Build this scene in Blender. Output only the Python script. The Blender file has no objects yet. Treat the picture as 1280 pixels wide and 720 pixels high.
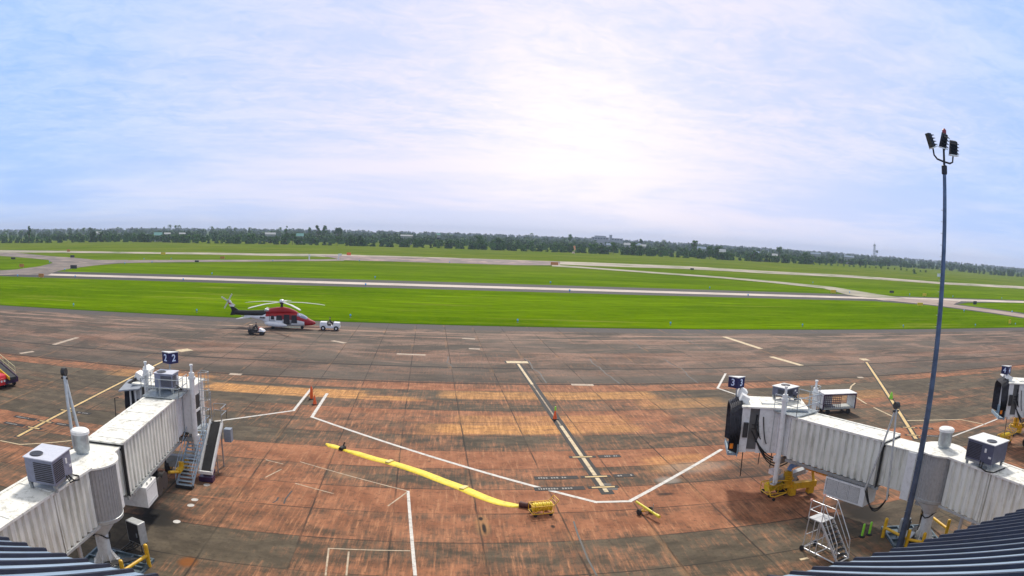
import bpy, math, random
from mathutils import Vector, Matrix
PI = math.pi
R = math.radians
random.seed(7)
scene = bpy.context.scene
col = scene.collection

# ------------------------------------------------------------------ camera (wide lens with barrel distortion)
CAM_H = 15.0
LENS_A, LENS_B = 0.7383376, 0.04973798       # theta = A*r + B*r^3, r = 1 at the left and right frame edge
PITCH, ROLL, YAW = -0.07606681, 0.03768711, 0.1207247
f0 = Vector((math.sin(YAW), math.cos(YAW), 0)); r0 = Vector((math.cos(YAW), -math.sin(YAW), 0)); u0 = Vector((0, 0, 1))
FW = f0 * math.cos(PITCH) + u0 * math.sin(PITCH)
_u = u0 * math.cos(PITCH) - f0 * math.sin(PITCH)
RT = r0 * math.cos(ROLL) + _u * math.sin(ROLL)
UP = _u * math.cos(ROLL) - r0 * math.sin(ROLL)
cd = bpy.data.cameras.new('camera'); cam = bpy.data.objects.new('camera', cd); col.objects.link(cam)
cam.matrix_world = Matrix(((RT.x, UP.x, -FW.x, 0), (RT.y, UP.y, -FW.y, 0), (RT.z, UP.z, -FW.z, CAM_H), (0, 0, 0, 1)))
cd.type = 'PANO'
cd.sensor_width = 36; cd.sensor_fit = 'HORIZONTAL'
cd.panorama_type = 'FISHEYE_LENS_POLYNOMIAL'
cd.fisheye_fov = R(220)
cd.fisheye_polynomial_k0 = 0
cd.fisheye_polynomial_k1 = -LENS_A / 18
cd.fisheye_polynomial_k2 = 0
cd.fisheye_polynomial_k3 = -LENS_B / 18 ** 3
cd.fisheye_polynomial_k4 = 0
cd.clip_start = 0.1; cd.clip_end = 20000
scene.camera = cam

def gp(px, py, z=0.0):
    """ground position of a survey point measured in the 1280 x 720 photograph"""
    x, y = (px - 640) / 640, -(py - 360) / 640
    rr = math.hypot(x, y) + 1e-9
    th = LENS_A * rr + LENS_B * rr ** 3
    s = math.sin(th) / rr
    d = FW * math.cos(th) + RT * (x * s) + UP * (y * s)
    t = (z - CAM_H) / d.z
    return d.x * t, d.y * t

# ------------------------------------------------------------------ sky, sun, exposure
SUN_EL, SUN_AZ = R(48), R(13)          # azimuth clockwise from +Y
world = bpy.data.worlds.new("World"); scene.world = world; world.use_nodes = True

class NT:
    def __init__(s, tree): s.t = tree; s.n = tree.nodes; s.l = tree.links
    def _in(s, sock, v):
        if v is None: return
        if hasattr(v, 'is_linked') or isinstance(v, bpy.types.NodeSocket): s.l.new(v, sock)
        elif isinstance(v, (tuple, list)) and sock.type == 'RGBA' and len(v) == 3: sock.default_value = (*v, 1)
        else: sock.default_value = v
    def m(s, op, a, b=None, c=None, clamp=False):
        n = s.n.new('ShaderNodeMath'); n.operation = op; n.use_clamp = clamp
        for i, v in enumerate((a, b, c)): s._in(n.inputs[i], v)
        return n.outputs[0]
    def vm(s, op, a, b=None, out=0):
        n = s.n.new('ShaderNodeVectorMath'); n.operation = op
        s._in(n.inputs[0], a); s._in(n.inputs[1], b)
        return n.outputs['Value' if op in ('DOT_PRODUCT', 'LENGTH', 'DISTANCE') else 'Vector']
    def sep(s, v):
        n = s.n.new('ShaderNodeSeparateXYZ'); s.l.new(v, n.inputs[0]); return n.outputs
    def comb(s, x, y, z=0.0):
        n = s.n.new('ShaderNodeCombineXYZ')
        for i, v in enumerate((x, y, z)): s._in(n.inputs[i], v)
        return n.outputs[0]
    def noise(s, v, scale=1.0, detail=4, rough=.55, dist=0.0):
        n = s.n.new('ShaderNodeTexNoise'); s._in(n.inputs['Vector'], v)
        n.inputs['Scale'].default_value = scale; n.inputs['Detail'].default_value = detail
        n.inputs['Roughness'].default_value = rough; n.inputs['Distortion'].default_value = dist
        return n.outputs['Fac']
    def white(s, v):
        n = s.n.new('ShaderNodeTexWhiteNoise'); n.noise_dimensions = '3D'; s._in(n.inputs['Vector'], v); return n.outputs['Value']
    def mix(s, f, a, b, mode='MIX'):
        n = s.n.new('ShaderNodeMix'); n.data_type = 'RGBA'; n.blend_type = mode; n.clamp_factor = True
        s._in(n.inputs[0], f); s._in(n.inputs[6], a); s._in(n.inputs[7], b)
        return n.outputs[2]
    def step(s, v, a, b):       # smoothstep a..b
        n = s.n.new('ShaderNodeMapRange'); n.interpolation_type = 'SMOOTHSTEP'
        s._in(n.inputs[0], v); n.inputs[1].default_value = a; n.inputs[2].default_value = b
        return n.outputs[0]
    def scale(s, v, x, y, z=1.0): return s.vm('MULTIPLY', v, (x, y, z))

w = NT(world.node_tree); w.n.clear()
sky = w.n.new('ShaderNodeTexSky'); sky.sky_type = 'NISHITA'; sky.sun_disc = False
sky.sun_elevation = SUN_EL; sky.sun_rotation = SUN_AZ; sky.air_density = 1.0; sky.dust_density = 1.5
tc = w.n.new('ShaderNodeTexCoord')
d = w.vm('NORMALIZE', tc.outputs['Generated'])
sx, sy, sz = w.sep(d)
den = w.m('ADD', w.m('MAXIMUM', sz, 0.0), 0.06)
pl = w.comb(w.m('DIVIDE', sx, den), w.m('DIVIDE', sy, den), 0.0)
rot = w.n.new('ShaderNodeVectorRotate'); rot.rotation_type = 'Z_AXIS'; rot.inputs['Angle'].default_value = R(-22); w.l.new(pl, rot.inputs['Vector'])
wq = w.vm('ADD', rot.outputs[0], w.scale(w.comb(w.noise(rot.outputs[0], .7, 4), w.noise(w.vm('ADD', rot.outputs[0], (9, 4, 0)), .7, 4), 0.0), .5, .5, 0))
n1 = w.noise(w.scale(wq, .40, .62), 1.0, 9, .60, .2)
n2 = w.noise(w.scale(wq, 1.7, 2.5), 1.0, 8, .64, .3)
n4 = w.noise(w.scale(wq, 5.5, 6.5), 1.0, 7, .72, .8)
lowband = w.noise(w.comb(w.m('MULTIPLY', sx, 2.2), w.m('MULTIPLY', sy, 2.2), w.m('MULTIPLY', sz, 17)), 1.0, 7, .6, .4)
cl = w.m('ADD', w.m('ADD', w.m('MULTIPLY', n1, .38), w.m('MULTIPLY', n2, .34)), w.m('MULTIPLY', n4, .28))
hi_w = w.step(sz, .05, .17)
cl = w.m('ADD', w.m('MULTIPLY', cl, hi_w), w.m('MULTIPLY', lowband, w.m('SUBTRACT', 1.0, hi_w)))
mask = w.step(cl, .38, .62)
gd = Vector((math.sin(R(12)) * math.cos(R(9.0)), math.cos(R(12)) * math.cos(R(9.0)), math.sin(R(9.0))))
gl = w.vm('DOT_PRODUCT', d, tuple(gd))
ang = w.m('ARCCOSINE', w.m('MINIMUM', gl, .9999))
def gauss(a, sg): return w.m('POWER', 2.718, w.m('MULTIPLY', w.m('MULTIPLY', a, a), -1.0 / (2 * sg * sg)))
glow = gauss(ang, .125); glow2 = gauss(ang, .29)
SK = 10.0  # the Background strength is 0.1
def C3_(*c): return tuple(x * SK for x in c)
far_ = w.step(w.m('ADD', ang, w.m('MULTIPLY', w.m('SUBTRACT', n1, .5), .5)), .25, .92)
thin = w.mix(far_, C3_(.53, .63, .94), C3_(.32, .53, .96))
thick = w.mix(far_, C3_(.74, .75, .95), C3_(.52, .67, .97))
cloudy = w.mix(mask, thin, thick)
cloudy = w.mix(w.m('MULTIPLY', glow2, w.m('ADD', .22, w.m('MULTIPLY', mask, .5))), cloudy, C3_(.92, .80, .93))
cloudy = w.mix(w.m('MULTIPLY', glow, w.m('ADD', .55, w.m('MULTIPLY', mask, .6))), cloudy, C3_(1.0, .93, .98))
hz = w.m('POWER', 2.718, w.m('MULTIPLY', w.m('MAXIMUM', sz, 0.0), -30.0))
cloudy = w.mix(w.m('MULTIPLY', hz, .55), cloudy, C3_(.74, .80, .97))
# unseen overhead sky, set neutral and dim to shape the scene light
cloudy = w.mix(w.step(sz, .36, .62), cloudy, C3_(.62, .60, .56))
final = w.mix(.92, sky.outputs[0], cloudy)
bg = w.n.new('ShaderNodeBackground'); bg.inputs['Strength'].default_value = 0.1
w.l.new(final, bg.inputs['Color'])
wo = w.n.new('ShaderNodeOutputWorld'); w.l.new(bg.outputs[0], wo.inputs['Surface'])

sd = bpy.data.lights.new('sun', 'SUN'); sd.energy = 3.0; sd.angle = R(7); sd.color = (1, .93, .82)
sun = bpy.data.objects.new('sun', sd); col.objects.link(sun)
sdir = Vector((math.sin(SUN_AZ) * math.cos(SUN_EL), math.cos(SUN_AZ) * math.cos(SUN_EL), math.sin(SUN_EL)))
sun.rotation_euler = sdir.to_track_quat('Z', 'Y').to_euler()
vs = scene.view_settings; vs.view_transform = 'Standard'; vs.look = 'None'; vs.gamma = 1; vs.use_curve_mapping = False
vs.exposure = 0.18
scene.cycles.max_bounces = 6; scene.cycles.volume_bounces = 0; scene.cycles.transparent_max_bounces = 8
scene.cycles.use_denoising = True

# ------------------------------------------------------------------ materials
MATS = {}
def mat(name, c, rough=.6, metal=0.0, var=0.12, scale=1.5, dirt=None, dirt_amt=0.0, bump=0.0, streak=False, spec=.5):
    if name in MATS: return MATS[name]
    m = bpy.data.materials.new(name); m.use_nodes = True
    t = NT(m.node_tree); b = m.node_tree.nodes['Principled BSDF']
    co = t.n.new('ShaderNodeTexCoord').outputs['Object']
    n = t.noise(co, scale, 5, .6)
    lo = tuple(max(0, x * (1 - var)) for x in c); hi = tuple(min(1, x * (1 + var)) for x in c)
    cc = t.mix(t.step(n, .3, .7), lo, hi)
    if dirt_amt:
        v = t.scale(co, 3.0, 3.0, .35) if streak else co
        dn = t.noise(v, scale * 1.7, 8, .68, .4)
        cc = t.mix(t.m('MULTIPLY', t.step(dn, .48, .67), dirt_amt), cc, dirt or tuple(x * .35 for x in c))
    t._in(b.inputs['Base Color'], cc)
    b.inputs['Roughness'].default_value = rough; b.inputs['Metallic'].default_value = metal
    b.inputs['Specular IOR Level'].default_value = spec
    if bump:
        bn = t.n.new('ShaderNodeBump'); bn.inputs['Strength'].default_value = bump; bn.inputs['Distance'].default_value = .02
        t.l.new(t.noise(co, scale * 8, 4), bn.inputs['Height']); t.l.new(bn.outputs[0], b.inputs['Normal'])
    MATS[name] = m; return m

WALL = mat('bridge_wall_paint', (.80, .80, .74), .55, 0, .08, .9, (.22, .21, .14), .38, streak=True)
WROOF = mat('bridge_roof_paint', (.86, .85, .80), .6, 0, .05, 1.6, (.20, .19, .14), .5)
WHITE = mat('white_paint', (.82, .82, .82), .45, 0, .04, 2, (.35, .33, .3), .25)
SLAT = mat('rotunda_slat_curtain', (.46, .465, .47), .5, .2, .1, 6)
GREYM = mat('grey_painted_steel', (.33, .35, .36), .5, .3, .12, 3)
LGREY = mat('light_grey_steel', (.55, .57, .58), .45, .3, .1, 3, (.2, .2, .2), .3)
GALV = mat('galvanised_steel', (.40, .44, .47), .4, .6, .15, 5)
DARK = mat('dark_opening', (.018, .018, .02), .6, 0, .2, 3)
RUB = mat('black_rubber', (.02, .02, .022), .75, 0, .3, 4)
BLACK = mat('black_plastic', (.03, .03, .033), .5, 0, .2, 4)
FABR = mat('bellows_fabric', (.035, .035, .045), .8, 0, .4, 3)
YEL = mat('safety_yellow_paint', (.78, .46, .02), .45, 0, .12, 3, (.3, .15, .03), .35)
HOSEY = mat('yellow_layflat_hose', (.88, .66, .02), .55, 0, .12, 2.2, (.42, .30, .03), .55, bump=.8)
ORNG = mat('orange_plastic', (.85, .13, .02), .5, 0, .1, 4)
BLUEP = mat('blue_sign_face', (.008, .014, .085), .3, 0, .1, 4)
BLUEH = mat('pale_blue_hose', (.25, .42, .75), .6, 0, .1, 5)
NUM = mat('white_numeral', (.62, .72, .95), .5, 0, .02, 4)
LIME = mat('lime_green_plastic', (.30, .75, .06), .5, 0, .1, 6)
REDP = mat('red_vehicle_paint', (.62, .015, .02), .3, 0, .1, 3)
HELIW = mat('white_fuselage_paint', (.82, .82, .85), .25, 0, .04, 3)
HELIR = mat('red_fuselage_paint', (.38, .005, .012), .45, 0, .1, 3)
HELIB = mat('black_fuselage_paint', (.012, .012, .014), .35, 0, .2, 3)
BLADE = mat('rotor_blade_grey', (.62, .62, .60), .45, 0, .08, 3)
GLASS = mat('dark_cabin_glass', (.03, .035, .05), .08, 0, .1, 3)
POLE = mat('blue_grey_galvanised_pole', (.09, .125, .20), .45, .5, .25, 2)
LAMPB = mat('dark_lamp_housing', (.02, .02, .03), .5, .2, .2, 5)
ACW = mat('air_unit_casing', (.24, .26, .36), .45, .2, .1, 3, (.15, .15, .16), .3)
GRILL = mat('condenser_grille', (.05, .05, .06), .5, .4, .3, 8)
PURP = mat('dark_loader_frame', (.05, .02, .07), .4, .2, .2, 4)
SKIN = mat('skin', (.42, .25, .18), .6, 0, .05, 5)
CLOTH = mat('dark_work_clothes', (.02, .022, .035), .8, 0, .2, 5)
TARP = mat('grey_canvas', (.33, .36, .42), .8, 0, .15, 2)
AMB = mat('amber_lens', (.85, .25, .02), .3, 0, .05, 4)
BLUL = mat('blue_lens', (.03, .2, .9), .3, 0, .05, 4)
SIGNY = mat('yellow_airfield_sign', (.8, .55, .02), .5, 0, .05, 4)

def roof_mat():
    m = bpy.data.materials.new('blue_grey_standing_seam'); m.use_nodes = True
    t = NT(m.node_tree); b = m.node_tree.nodes['Principled BSDF']
    co = t.n.new('ShaderNodeTexCoord').outputs['Object']
    n = t.noise(t.scale(co, 2.5, .25, .5), 1.0, 6, .6)
    cc = t.mix(t.step(n, .3, .7), (.27, .38, .52), (.40, .52, .68))
    t._in(b.inputs['Base Color'], cc); b.inputs['Roughness'].default_value = .42; b.inputs['Metallic'].default_value = .2
    return m
TROOF = roof_mat()
SEAM = mat('dark_seam_side', (.012, .018, .04), .5, .3, .2, 3)
STUCCO = mat('terminal_wall_render', (.45, .42, .37), .85, 0, .1, .5, (.25, .23, .2), .3)

# ------------------------------------------------------------------ mesh helpers
class MB:
    def __init__(s, M=None): s.v = []; s.f = []; s.mi = []; s.k = 0; s.M = M or Matrix.Identity(4); s.sm = []
    def mk(s, k): s.k = k; return s
    def add(s, vs, fs, smooth=False):
        b = len(s.v); s.v += [s.M @ Vector(p) for p in vs]
        for f in fs: s.f.append([i + b for i in f]); s.mi.append(s.k); s.sm.append(smooth)
    def hexa(s, p):   # 4 bottom ccw, 4 top ccw
        s.add(p, [(3, 2, 1, 0), (4, 5, 6, 7), (0, 1, 5, 4), (1, 2, 6, 5), (2, 3, 7, 6), (3, 0, 4, 7)])
    def box(s, x0, x1, y0, y1, z0, z1):
        s.hexa([(x0, y0, z0), (x1, y0, z0), (x1, y1, z0), (x0, y1, z0), (x0, y0, z1), (x1, y0, z1), (x1, y1, z1), (x0, y1, z1)])
    def cbox(s, c, size, rz=0, ry=0):
        m = Matrix.Translation(c) @ Matrix.Rotation(rz, 4, 'Z') @ Matrix.Rotation(ry, 4, 'Y')
        a, b, e = (q / 2 for q in size)
        s.hexa([m @ Vector(q) for q in ((-a, -b, -e), (a, -b, -e), (a, b, -e), (-a, b, -e), (-a, -b, e), (a, -b, e), (a, b, e), (-a, b, e))])
    def tube(s, p0, p1, r, r2=None, n=10, cap=True):
        p0 = Vector(p0); p1 = Vector(p1); r2 = r if r2 is None else r2
        ax = (p1 - p0)
        if ax.length < 1e-6: return
        q = ax.to_track_quat('Z', 'Y'); vs = []
        for p, rr in ((p0, r), (p1, r2)):
            for i in range(n):
                a = 2 * PI * i / n; vs.append(p + q @ Vector((math.cos(a) * rr, math.sin(a) * rr, 0)))
        fs = [(i, (i + 1) % n, n + (i + 1) % n, n + i) for i in range(n)]
        s.add(vs, fs, n > 6)
        if cap: s.add(vs, [tuple(range(n - 1, -1, -1)), tuple(range(n, 2 * n))])
    def path(s, pts, r, n=6):
        pts = [Vector(p) for p in pts]
        rings = []
        for i, p in enumerate(pts):
            t = (pts[min(i + 1, len(pts) - 1)] - pts[max(i - 1, 0)]).normalized()
            q = t.to_track_quat('Z', 'Y'); rr = r[i] if isinstance(r, (list, tuple)) else r
            rings.append([p + q @ Vector((math.cos(2 * PI * k / n) * rr, math.sin(2 * PI * k / n) * rr, 0)) for k in range(n)])
        vs = [v for rg in rings for v in rg]; m = len(pts)
        fs = [(j * n + i, j * n + (i + 1) % n, (j + 1) * n + (i + 1) % n, (j + 1) * n + i) for j in range(m - 1) for i in range(n)]
        s.add(vs, fs, True); s.add(vs, [tuple(range(n - 1, -1, -1)), tuple(range((m - 1) * n, m * n))])
    def cable(s, p0, p1, sag, r=.03, n=9):
        p0 = Vector(p0); p1 = Vector(p1)
        s.path([p0.lerp(p1, i / n) - Vector((0, 0, sag * 4 * (i / n) * (1 - i / n))) for i in range(n + 1)], r)
    def lathe(s, c, prof, n=28, smooth=True):
        ring = lambda r, z: [(c[0] + r * math.cos(2 * PI * i / n), c[1] + r * math.sin(2 * PI * i / n), c[2] + z) for i in range(n)]
        for (ra, za), (rb, zb_) in zip(prof, prof[1:]):
            s.add(ring(ra, za) + ring(rb, zb_), [(i, (i + 1) % n, n + (i + 1) % n, n + i) for i in range(n)], smooth)
        s.add(ring(*prof[0]), [tuple(range(n - 1, -1, -1))]); s.add(ring(*prof[-1]), [tuple(range(n))])
    def prism(s, pts, z0, z1):
        n = len(pts)
        s.add([(x, y, z0) for x, y in pts] + [(x, y, z1) for x, y in pts],
              [tuple(range(n - 1, -1, -1)), tuple(range(n, 2 * n))] + [(i, (i + 1) % n, n + (i + 1) % n, n + i) for i in range(n)])
    def sheet(s, pts, z): s.add([(x, y, z) for x, y in pts], [tuple(range(len(pts)))])
    def ribbon(s, pts, wd, z):
        pts = [Vector((p[0], p[1], 0)) for p in pts]; L = []; Rr = []
        for i, p in enumerate(pts):
            t = (pts[min(i + 1, len(pts) - 1)] - pts[max(i - 1, 0)]).normalized(); nn = Vector((-t.y, t.x, 0))
            ww = wd[i] if isinstance(wd, (list, tuple)) else wd
            L.append(p + nn * ww / 2); Rr.append(p - nn * ww / 2)
        n = len(pts)
        s.add([(p.x, p.y, z) for p in Rr + L], [(i, i + 1, n + i + 1, n + i) for i in range(n - 1)])
    def wall_corr(s, x0, x1, y, z0, z1, out, pitch=.5, depth=.07, z0b=None, z1b=None):
        """corrugated panel in the local xz plane at y; out = +1 / -1 side it faces; end heights may differ"""
        n = max(1, round((x1 - x0) / pitch)); st = (x1 - x0) / n; prof = []
        for i in range(n):
            a = x0 + i * st
            prof += [(a, 0), (a + st * .30, 0), (a + st * .42, 1), (a + st * .88, 1)]
        prof.append((x1, 0))
        vs = []
        for x, k in prof:
            t = (x - x0) / (x1 - x0)
            a = z0 + ((z0b if z0b is not None else z0) - z0) * t; b = z1 + ((z1b if z1b is not None else z1) - z1) * t
            yy = y + out * (k * depth - depth)
            vs += [(x, yy, a), (x, yy, b)]
        fs = []
        for i in range(len(prof) - 1):
            q = (2 * i, 2 * i + 2, 2 * i + 3, 2 * i + 1)
            fs.append(q if out < 0 else q[::-1])
        s.add(vs, fs)
    def build(s, name, m, parent=None, loc=None, bevel=0, sep=False):
        if sep:        # one object for every separate piece
            par = list(range(len(s.v)))
            def fd(i):
                while par[i] != i: par[i] = par[par[i]]; i = par[i]
                return i
            for f in s.f:
                for k in f[1:]: par[fd(k)] = fd(f[0])
            out = {}
            for f, a, b in zip(s.f, s.mi, s.sm): out.setdefault(fd(f[0]), []).append((f, a, b))
            res = []
            for fs in out.values():
                q = MB(); ids = sorted({i for f, _, _ in fs for i in f}); mp = {i: n for n, i in enumerate(ids)}
                q.v = [s.v[i] for i in ids]; q.f = [[mp[i] for i in f] for f, _, _ in fs]; q.mi = [a for _, a, _ in fs]; q.sm = [b for _, _, b in fs]
                res.append(q.build(name, m, parent, loc, bevel))
            return res
        me = bpy.data.meshes.new(name)
        inv = Matrix.Identity(4)
        if parent is not None: inv = world_of(parent).inverted()
        elif loc is not None: inv = Matrix.Translation(-Vector(loc))
        me.from_pydata([tuple(inv @ p) for p in s.v], [], s.f)
        for mm in (m if isinstance(m, (list, tuple)) else [m]): me.materials.append(mm)
        me.polygons.foreach_set('material_index', s.mi); me.polygons.foreach_set('use_smooth', s.sm)
        me.update()
        o = bpy.data.objects.new(name, me); col.objects.link(o)
        if parent is not None: o.parent = parent
        elif loc is not None: o.location = loc
        if bevel:
            b = o.modifiers.new('bevel', 'BEVEL'); b.width = bevel; b.segments = 2; b.limit_method = 'ANGLE'
        return o

def world_of(o):
    m = o.matrix_basis.copy()
    while o.parent is not None:
        o = o.parent; m = o.matrix_basis @ m
    return m
def tag(o, label=None, cat=None, group=None, kind=None):
    if label: o['label'] = label
    if cat: o['category'] = cat
    if group: o['group'] = group
    if kind: o['kind'] = kind
    return o
def thing(name, loc, rz, label, cat, group=None):
    o = bpy.data.objects.new(name, None); col.objects.link(o); o.empty_display_size = .3
    o.location = loc; o.rotation_euler = (0, 0, rz)
    return tag(o, label, cat, group)
def copy_tree(o, parent=None):
    c = o.copy(); col.objects.link(c)
    if parent is not None: c.parent = parent
    for ch in [x for x in o.children]: copy_tree(ch, c)
    return c
def text_mesh(name, txt, size, m, parent, mat4, ext=.01):
    cu = bpy.data.curves.new(name, 'FONT'); cu.body = txt; cu.size = size; cu.extrude = ext
    cu.align_x = 'CENTER'; cu.align_y = 'CENTER'; cu.offset = size * .02
    o = bpy.data.objects.new(name, cu); col.objects.link(o)
    dg = bpy.context.evaluated_depsgraph_get(); me = bpy.data.meshes.new_from_object(o.evaluated_get(dg))
    bpy.data.objects.remove(o); me.materials.clear(); me.materials.append(m)
    o = bpy.data.objects.new(name, me); col.objects.link(o); o.parent = parent
    me.transform(world_of(parent).inverted() @ mat4)
    return o

# ------------------------------------------------------------------ ground: grass, apron, taxiways, runway
def mat_grass():
    m = bpy.data.materials.new('airfield_grass'); m.use_nodes = True
    t = NT(m.node_tree); b = m.node_tree.nodes['Principled BSDF']
    co = t.n.new('ShaderNodeTexCoord').outputs['Object']
    x, y, z = t.sep(co)
    a = t.noise(t.scale(co, .012, .05), 1, 6, .6, .3)
    f = t.noise(t.scale(co, .10, .55), 1, 9, .78)
    ff = t.noise(t.scale(co, .5, 1.6), 1, 6, .75)
    c = t.mix(t.step(a, .35, .65), (.075, .150, .000), (.130, .225, .001))
    c = t.mix(t.m('MULTIPLY', t.step(f, .44, .64), .6), c, (.038, .090, .000))
    c = t.mix(t.m('MULTIPLY', t.step(ff, .48, .66), .55), c, (.17, .23, .008))
    # drier, duller grass past the taxiway
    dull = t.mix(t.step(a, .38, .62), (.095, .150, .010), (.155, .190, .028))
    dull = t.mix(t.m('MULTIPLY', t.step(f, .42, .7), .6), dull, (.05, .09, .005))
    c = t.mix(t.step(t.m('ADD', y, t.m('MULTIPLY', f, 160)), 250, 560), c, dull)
    # bright fresh strips and yellow tips
    s1 = t.noise(t.vm('ADD', t.scale(co, .02, .16), (3.3, 9.1, 0)), 1, 6, .68)
    c = t.mix(t.m('MULTIPLY', t.step(s1, .53, .70), .5), c, (.24, .38, .005))
    s2 = t.noise(t.vm('ADD', t.scale(co, .018, .2), (13.3, 1.1, 0)), 1, 6, .68)
    c = t.mix(t.m('MULTIPLY', t.step(s2, .55, .70), .4), c, (.32, .29, .07))
    c = t.mix(t.m('MULTIPLY', t.m('SUBTRACT', 1.0, t.step(y, 112.6, 114.5)), .75), c, (.03, .07, .003))
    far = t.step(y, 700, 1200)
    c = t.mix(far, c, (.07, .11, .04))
    # worn edge along the apron
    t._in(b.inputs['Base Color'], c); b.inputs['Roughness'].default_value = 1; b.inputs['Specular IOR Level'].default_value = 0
    return m
g = MB(); S = 6000
g.sheet([(-S, -500), (S, -500), (S, 6500), (-S, 6500)], 0)
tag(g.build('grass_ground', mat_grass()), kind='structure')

def mat_apron():
    m = bpy.data.materials.new('weathered_apron_concrete'); m.use_nodes = True
    t = NT(m.node_tree); b = m.node_tree.nodes['Principled BSDF']
    co = t.n.new('ShaderNodeTexCoord').outputs['Object']
    x, y, z = t.sep(co)
    wob = t.m('MULTIPLY', t.m('SUBTRACT', t.noise(co, .9, 3), .5), .10)
    u = t.m('DIVIDE', t.m('SUBTRACT', t.m('ADD', x, wob), 2.75), 4.55)
    far = t.step(y, 68.3, 68.6)
    v = t.m('DIVIDE', t.m('SUBTRACT', y, 27.0), 3.77)
    cu, rv = t.m('FLOOR', u), t.m('FLOOR', v)
    ph = t.white(t.comb(cu, rv, 1.0)); rh = t.white(t.comb(3.0, rv, 5.0)); ph2 = t.white(t.comb(t.m('FLOOR', t.m('MULTIPLY', u, .5)), rv, 9.0))
    big = t.noise(co, .06, 5, .6, .4); med = t.noise(t.scale(co, .5, .9), 1, 6, .65, .3); fine = t.noise(co, 3.0, 6, .72)
    base = t.mix(t.step(med, .3, .7), (.070, .058, .042), (.150, .125, .090))
    base = t.mix(t.m('MULTIPLY', t.m('SUBTRACT', ph, .5), .35, clamp=True), base, (.28, .23, .17))
    base = t.mix(t.m('MULTIPLY', t.m('SUBTRACT', .4, ph), .7, clamp=True), base, (.065, .055, .04))
    # rust orange wear: paving-machine passes, streaky
    sdir_ = t.n.new('ShaderNodeVectorRotate'); sdir_.rotation_type = 'Z_AXIS'; sdir_.inputs['Angle'].default_value = R(3); t.l.new(co, sdir_.inputs['Vector'])
    streak = t.noise(t.scale(sdir_.outputs[0], 4.6, .36), 1, 8, .76, .25)
    band = t.noise(t.comb(t.m('MULTIPLY', x, .05), t.m('MULTIPLY', y, .24), 3.0), 1, 5, .6, .5)
    near = t.m('MULTIPLY', t.m('ADD', .2, t.m('MULTIPLY', t.step(x, -16, -4), .8)), t.m('SUBTRACT', 1.0, t.m('MULTIPLY', t.step(x, 18, 30), .6)))
    near = t.m('MULTIPLY', near, t.m('SUBTRACT', 1.0, t.step(y, 62, 76)))
    amt = t.m('ADD', t.m('MULTIPLY', near, .17), t.m('ADD', t.m('MULTIPLY', t.m('SUBTRACT', ph2, .5), .08), t.m('MULTIPLY', t.m('SUBTRACT', rh, .5), .34)))
    rs = t.m('ADD', t.m('ADD', t.m('ADD', t.m('MULTIPLY', band, .55), t.m('MULTIPLY', streak, .62)), t.m('MULTIPLY', t.m('SUBTRACT', med, .5), .35)), amt)
    rust = t.step(rs, .58, .84)
    rc = t.mix(t.step(t.noise(co, .5, 4), .3, .7), (.30, .110, .052), (.52, .220, .115))
    rc = t.mix(t.m('MULTIPLY', t.step(streak, .50, .68), .6), rc, (.74, .40, .22))
    c = t.mix(t.m('MULTIPLY', rust, .86), base, rc)
    gr_ = t.noise(t.vm('ADD', t.scale(sdir_.outputs[0], 2.4, .34), (31, 17, 0)), 1, 8, .76, .3)
    c = t.mix(t.m('MULTIPLY', t.step(gr_, .50, .72), .38), c, (.075, .063, .045))
    # bright orange worn passes at the places they have on this apron
    def rect(x0, x1, y0, y1, soft=.35):
        nx = t.m('ADD', x, t.m('MULTIPLY', t.m('SUBTRACT', t.noise(co, .5, 4), .5), 3.0)); ny = t.m('ADD', y, t.m('MULTIPLY', t.m('SUBTRACT', t.noise(co, .8, 3), .5), .5))
        a = t.m('MULTIPLY', t.step(nx, x0 - 1, x0 + 1), t.m('SUBTRACT', 1.0, t.step(nx, x1 - 1, x1 + 1)))
        e = t.m('MULTIPLY', t.step(ny, y0 - soft, y0 + soft), t.m('SUBTRACT', 1.0, t.step(ny, y1 - soft, y1 + soft)))
        return t.m('MULTIPLY', a, e)
    tot = None
    for r_ in STRIPS:
        q = t.m('MULTIPLY', rect(*r_[:4]), r_[4]); tot = q if tot is None else t.m('MAXIMUM', tot, q)
    tot = t.m('MULTIPLY', tot, t.m('ADD', .45, t.m('MULTIPLY', t.step(t.noise(t.scale(co, .5, 1.6), 1, 6, .7), .3, .62), .6)))
    c = t.mix(tot, c, t.mix(t.step(streak, .35, .65), (.50, .24, .08), (.86, .46, .17)))
    # pale pinkish polish streaks beyond the main joint
    pk = t.noise(t.comb(t.m('MULTIPLY', x, .085), t.m('MULTIPLY', y, .24), 8.0), 1, 8, .72, .8)
    pkm = t.m('MULTIPLY', t.step(pk, .46, .60), t.step(y, 66, 80))
    greyfar = t.mix(t.step(big, .4, .6), (.080, .068, .062), (.150, .128, .116))
    c = t.mix(t.m('MULTIPLY', far, .6), c, greyfar)
    c = t.mix(t.m('MULTIPLY', t.m('MULTIPLY', pkm, t.step(fine, .30, .62)), .62), c, (.50, .31, .235))
    edge = t.m('MULTIPLY', t.step(y, 105.5, 107.0), t.m('SUBTRACT', 1.0, t.step(t.m('ABSOLUTE', t.m('SUBTRACT', y, 103.5)), .6, 1.0)))
    c = t.mix(t.step(y, 106.5, 107.5), c, (.11, .10, .10))
    pa = t.m('MULTIPLY', t.m('SUBTRACT', 1.0, t.step(t.m('ABSOLUTE', t.m('SUBTRACT', y, 103.0)), .3, .9)), t.step(t.noise(t.scale(co, .1, .6), 1, 5, .7), .38, .6))
    pb = t.m('MULTIPLY', t.m('SUBTRACT', 1.0, t.step(t.m('ABSOLUTE', t.m('SUBTRACT', y, 98.5)), .2, .8)), t.step(t.noise(t.vm('ADD', t.scale(co, .09, .6), (5, 5, 5)), 1, 5, .7), .38, .6))
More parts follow.
